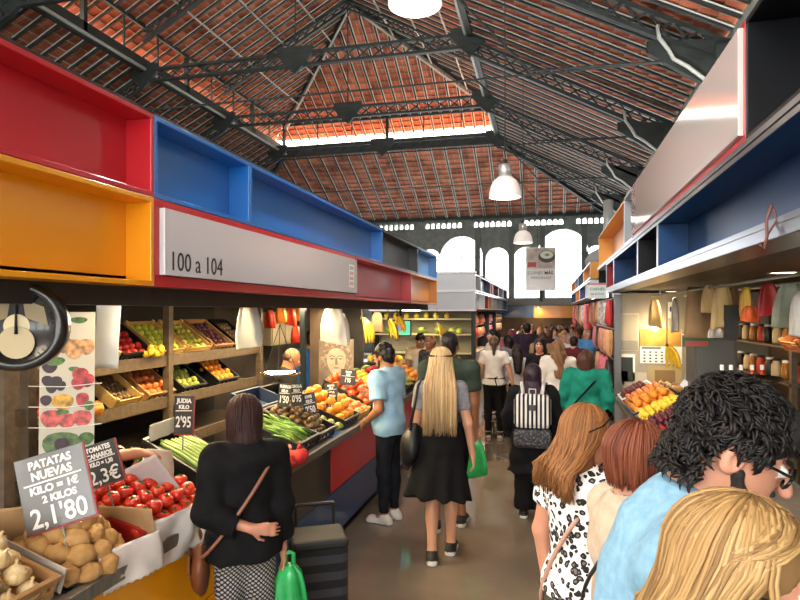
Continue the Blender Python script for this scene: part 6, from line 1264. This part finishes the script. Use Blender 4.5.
# sellers
W15 = who('bald seller in a black T-shirt looking down behind the fruit counter', 281, 348, 6.45, -62, male=True, head=(-6, 22), lean=8, hair=('bald', '3a2a20'), top=dict(m=cl('charcoal', '26221f', '302b27'), sleeve=.6, hem=-.1), bottom=dict(kind='trousers', m=black), vox=.011, skin='tan', arms=(((-.2, .2, -1), (.1, .6, -.9)), ((.2, .4, -1), (-.1, .5, -.9))))
W16 = who('seller in a dark apron holding white paper, half hidden behind the fruit poster', 66, 345, 3.55, -60, male=True, h=1.68, hair=('short', '15110f'), top=dict(m=cl('charcoal', '26221f', '302b27'), sleeve=.6, hem=-.1), bottom=dict(kind='trousers', m=black), vox=.0095, skin='pink', arms=(((-.1, .15, -1), (.1, .4, -.9)), ((-.02, .62, -.8), (-.18, 1, .08))), hands=(None, ((-.1, 1, -.1), (.2, .2, 1))))
wp = W16['wr']; d = W16['body'].matrix_world.to_3x3() @ Vector((-.15, 1, 0)); q = wp + d.normalized() * .14
crumple('folded white wrapping paper held by the seller behind the poster', face_m((q.x, q.y - .02, q.z - .15), math.radians(15), -.1), .17, .17, mat('paper_cream', 'cfc4b0', .7), amp=.03, seed=33, bend=.5)
W17 = who('seller in a cream T-shirt and apron under the television', 420, 334, 10.3, 200, male=True, head=(-10, 20), hair=('short', '17120f'), top=dict(m=cl('cream', 'cfb894', 'dac8a8'), sleeve=.6, hem=-.12), bottom=dict(kind='trousers', m=jeans), vox=.014, skin='tan', arms=(((-.2, .3, -1), (.2, .8, -.5)), ((.2, .3, -1), (-.1, .8, -.4))))
MB().box(-.13, .13, .15, .17, -.2, .28).build('apron', mat('apron_white', 'c5c4c0', .7), W17['body'], M=T(0, 0, .95), bevel=.01)
W18 = who('person in a patterned dark shirt beside the cream T-shirt seller', 431, 336, 9.7, 150, hair=('bald', '2a2420'), male=True, top=dict(m=cl('dark_check', '1c1e24', '5a5c64', 30), sleeve=1.8, hem=-.1), bottom=dict(kind='trousers', m=jeans), vox=.014, skin='tan')
W19 = who('seller in a teal and blue shirt far behind the thin post', 311, 332, 8.6, 30, hair=('short', '241a15'), male=True, top=dict(m=cl('teal_blue', '1f6f8c', '2a58a8', 5), sleeve=1.8, hem=-.1), bottom=dict(kind='trousers', m=jeans), vox=.014, skin='tan')
# people at the shoppers stall, close by
W20 = who('woman in a leopard print top with wavy ginger hair and sunglasses on her head', 583, 411, 2.45, -48, head=(12, 8), arms=(((-.26, -.05, -1), (.02, .12, -1)), ((.2, .2, -1), (-.1, .7, -.5))), hair=('wavy', '6e4222', '9c6a3c', .21), top=dict(m=leopard(), sleeve=.5, hem=-.04, off=.018, fold=.004), bottom=dict(kind='trousers', m=cl('khaki', '4a4438', '565044')), vox=.0085, skin='pink', build=1.06)
g = MB(); hp = W20['hpl']
for x in (-.034, .034): g.add([hp(x + .028 * math.cos(t), .075 - .012 * math.sin(t), .118 + .024 * math.sin(t) - abs(x) * .35) for t in [2 * PI * k / 14 for k in range(14)]], [tuple(range(14))]); g.tube([hp(x * 1.8, .07, .105), hp(x * 2.9, .0, .06), hp(x * 2.75, -.06, .03)], .003, 5)
g.build('sunglasses', mat('lens_dark', '0a0a0c', .1), W20['body'])
MB().tube([W20['tpl'](-.03 + .16 * math.cos(t) * 1, .155 * math.sin(t), .12 + .3 * math.cos(t)) for t in [2 * PI * k / 28 for k in range(29)]], .009, 6).build('bag_strap', mat('strap_pink', 'b98d7c', .6), W20['body'], True)
W21 = who('woman with short reddish hair and a beige top under a black strap', 633, 429, 1.93, -72, head=(-2, 8), hair=('bob', '5a2a1a', '8a4c32', .05), top=dict(m=cl('beige_knit', 'b9a48c', 'c4b09a', 30), sleeve=.9, hem=-.12, off=.018, fold=.005), bottom=dict(kind='trousers', m=black), vox=.0075, skin='pink', build=1.05, arms=(((-.15, .3, -1), (.1, .8, -.4)), ((.15, .3, -1), (-.1, .8, -.4))))
MB().tube([W21['tpl'](.03 - .16 * math.cos(t) * -1 - .05, .158 * math.sin(t), .22 + .245 * math.cos(t)) for t in [2 * PI * k / 28 for k in range(29)]], .011, 6, flat=.5).build('bag_strap', mat('strap_black', '1a191b', .6), W21['body'], True)
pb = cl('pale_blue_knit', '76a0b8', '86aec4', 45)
hx = pt(741, 375, 1.32)
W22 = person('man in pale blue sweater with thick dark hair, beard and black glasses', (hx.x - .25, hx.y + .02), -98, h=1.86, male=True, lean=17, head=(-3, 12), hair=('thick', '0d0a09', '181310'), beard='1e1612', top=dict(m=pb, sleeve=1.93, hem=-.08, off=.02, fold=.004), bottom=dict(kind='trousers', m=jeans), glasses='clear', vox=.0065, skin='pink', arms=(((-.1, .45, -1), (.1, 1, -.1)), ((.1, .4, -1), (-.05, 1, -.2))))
hx = pt(715, 490, 1.0)
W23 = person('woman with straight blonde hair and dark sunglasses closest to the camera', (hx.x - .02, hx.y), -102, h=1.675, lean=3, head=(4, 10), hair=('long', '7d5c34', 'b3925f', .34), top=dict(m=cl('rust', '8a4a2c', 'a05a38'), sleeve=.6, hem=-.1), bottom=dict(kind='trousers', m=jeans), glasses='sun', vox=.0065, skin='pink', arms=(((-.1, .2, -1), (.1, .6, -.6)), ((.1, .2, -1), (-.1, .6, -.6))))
# the crowd down the aisle
HC = {'black': '14100f', 'dark brown': '2a1b14', 'brown': '4a3020', 'blonde': 'b08a55', 'grey': '8a8580', 'auburn': '5a2c1c'}
TC = {'white': 'd6d0c8', 'black': '17171a', 'red': 'b0303a', 'navy': '1f2a48', 'grey': '77777a', 'pink': 'd88a9a', 'salmon': 'd98a74', 'green': '3f6a4a', 'sky': '7fa8cc', 'maroon': '5a2028', 'tan': 'a98a64', 'purple': '4f3560'}
CR = [(521, 331, 15.5, 'dark brown', 'maroon', 'bob', 0), (534, 330, 16, 'black', 'black', 'short', 5), (549, 331, 15.2, 'brown', 'navy', 'bob', 10), (556, 329, 17, 'black', 'grey', 'short', 160), (564, 331, 14.6, 'blonde', 'pink', 'bob', 190), (569, 334, 13.2, 'grey', 'white', 'curlybob', 185), (577, 330, 14, 'auburn', 'salmon', 'long', 170),
      (527, 328, 19, 'brown', 'grey', 'short', 0), (540, 328, 19.5, 'blonde', 'black', 'long', 0), (546, 327, 21, 'black', 'red', 'short', 180), (553, 328, 20.5, 'dark brown', 'white', 'bob', 0), (559, 327, 22, 'grey', 'navy', 'short', 180), (566, 328, 19, 'black', 'purple', 'long', 0), (572, 328, 20, 'brown', 'sky', 'short', 180), (580, 328, 18, 'dark brown', 'tan', 'bob', 0), (532, 326, 23.5, 'grey', 'salmon', 'short', 180), (551, 326, 24, 'auburn', 'green', 'bob', 0), (562, 326, 25, 'dark brown', 'black', 'short', 180), (573, 326, 24, 'blonde', 'red', 'bob', 0), (523, 327, 22, 'black', 'white', 'ponytail', 0), (543, 333, 12.2, 'brown', 'tan', 'bob', 8), (574, 337, 11, 'dark brown', 'maroon', 'short', -20), (508, 336, 11.4, 'black', 'grey', 'bob', 60)]
for k, (px, yt, d, h_, t_, st, fa) in enumerate(CR):
    side = 'facing this way' if 90 < fa < 270 else 'walking away'
    dist = 'in the near crowd' if d < 15 else ('in mid crowd' if d < 19 else 'far down the crowd')
    (x, y), z = on_px(px, yt, d)
    person('shopper with %s %s hair in %s, %s %s' % ({'short': 'short', 'bob': 'chin length', 'long': 'long', 'curlybob': 'curly', 'ponytail': 'tied'}[st], h_, t_, side, dist), (x, y), fa, h=max(1.5, min(z, 1.78)), male=st == 'short', hair=(st, HC[h_]), top=dict(m=cl('crowd_' + t_, TC[t_]), sleeve=(.6, 1.9)[k % 2], hem=-.1, off=.022), bottom=dict(kind='trousers', m=[black, jeans, cl('stone', '6f6656')][k % 3]), vox=.02 if d < 18 else .024, skin=['light', 'pink', 'tan', 'olive'][k % 4], build=1.0 + .12 * (k % 3), group='shoppers in the crowd')
# ------------------------------------------------------------------ light
w = bpy.data.worlds.new('daylight'); SC.world = w; w.use_nodes = True; nt = w.node_tree; bg = nt.nodes['Background']
bg.inputs['Color'].default_value = (1, .98, .94, 1); bg.inputs['Strength'].default_value = 8.0
sun = bpy.data.lights.new('sun', 'SUN'); sun.energy = 110; sun.angle = .02; sun.color = (1, .95, .86); so = bpy.data.objects.new('sun', sun); so.rotation_euler = Vector((-.5, -.4, -.75)).to_track_quat('-Z', 'Y').to_euler(); link(so)
def area(name, loc, rot, sx, sy, e, c=(1, 1, 1), parent=None):
    l = bpy.data.lights.new(name, 'AREA'); l.shape = 'RECTANGLE'; l.size, l.size_y = sx, sy; l.energy = e; l.color = c; o = bpy.data.objects.new(name, l); o.location = loc; o.rotation_euler = rot; link(o, parent); return o
# added fill behind the photographer: invented roof light, and one at the near windows
rl = bpy.data.objects.new('window_30', None); link(rl); tag(rl, kind='structure'); MB().box(-8.5, -4.8, -4.6, 1.6, 11.3, 11.34).build('pane', mat('added_pane_white', 'f4f6f8', .4), rl)
area('roof_fill_light', (-6.65, -1.5, 11.2), (0, 0, 0), 3.4, 6, 950, (1, .96, .9))
area('near_window_fill', (-4.5, YN + .2, 4.0), (PI / 2, 0, 0), 12, 4.5, 90, (1, .97, .92))
# strip lamps inside the stalls
def strip(label, x, y, L, z, e, c, rot=0):
    o = thing('strip_lamp', label, 'lamp', T(x, y, z)); MB().box(-.04, .04, -L / 2, L / 2, 0, .03).build('housing', white_p, o); MB().tube([(0, -L / 2, -.012), (0, L / 2, -.012)], .013, 8).build('tube', glow('tube_warm', 'ffeabf', 8), o, True)
    area('strip_light', (0, 0, -.04), (0, rot, 0), .12, L, e, c, o)
strip('strip lamp over the back shelves of the fruit stall', -2.72, 4.6, 2.8, 2.085, 95, (1, .76, .4), math.radians(-28))
strip('strip lamp behind the bald seller', -2.9, 7.6, 2.2, 2.085, 45, (1, .8, .52))
strip('strip lamp over the near end of the fruit counter', -2.05, 2.4, 1.6, 2.085, 7, (1, .84, .62))
strip('strip lamp over the far end of the fruit counter', -2.1, 6.3, 2.4, 2.085, 30, (1, .84, .62))
strip('strip lamp over the cross aisle counter', -3.0, 13.3, 1.8, 2.05, 45, (1, .84, .5))
strip('strip lamp at the stall closing the aisle', -.4, 27.0, 3, 2.2, 40, (1, .75, .45))
for k, (x, y, z, where) in enumerate(((-3.0, 2.6, 2.9, 'near end of the fruit stall roof'), (-3.0, 6.4, 2.9, 'far end of the fruit stall roof'), (2.0, 3.2, 3.33, 'near end of the roof over the shoppers'), (2.0, 8.6, 3.33, 'far end of the roof over the shoppers'), (-3.4, 17, 2.96, 'roof of the stall beyond the cross aisle'), (-3.4, 22, 2.96, 'far roof beyond the cross aisle'), (1.9, 16, 3.06, 'roof under the vent hood'), (1.9, 22, 3.06, 'far roof beyond the vent hood'))):  # added uplights, out of view, to brighten the underside of the roof
    fl_ = thing('added_uplight', 'added upward fill light on the ' + where, 'lamp', T(x, y, z)); MB().box(-.2, .2, -.14, .14, .04, .16).build('housing', steel, fl_, bevel=.01); MB().box(-.18, .18, -.12, .12, .161, .165).build('lens', glow('added_uplight_lens', 'fff4e4', 10), fl_); MB().box(-.03, .03, -.1, .1, 0, .04).build('foot', steel, fl_)
    l = bpy.data.lights.new('added_uplight_spot', 'SPOT'); l.energy = 620; l.color = (1, .93, .84); l.spot_size = 2.5; l.spot_blend = .6; l.shadow_soft_size = .15; lo = bpy.data.objects.new('added_uplight_spot', l); lo.location = (0, 0, .2); lo.rotation_euler = (PI, 0, 0); link(lo, fl_)
VS.exposure = 0.2
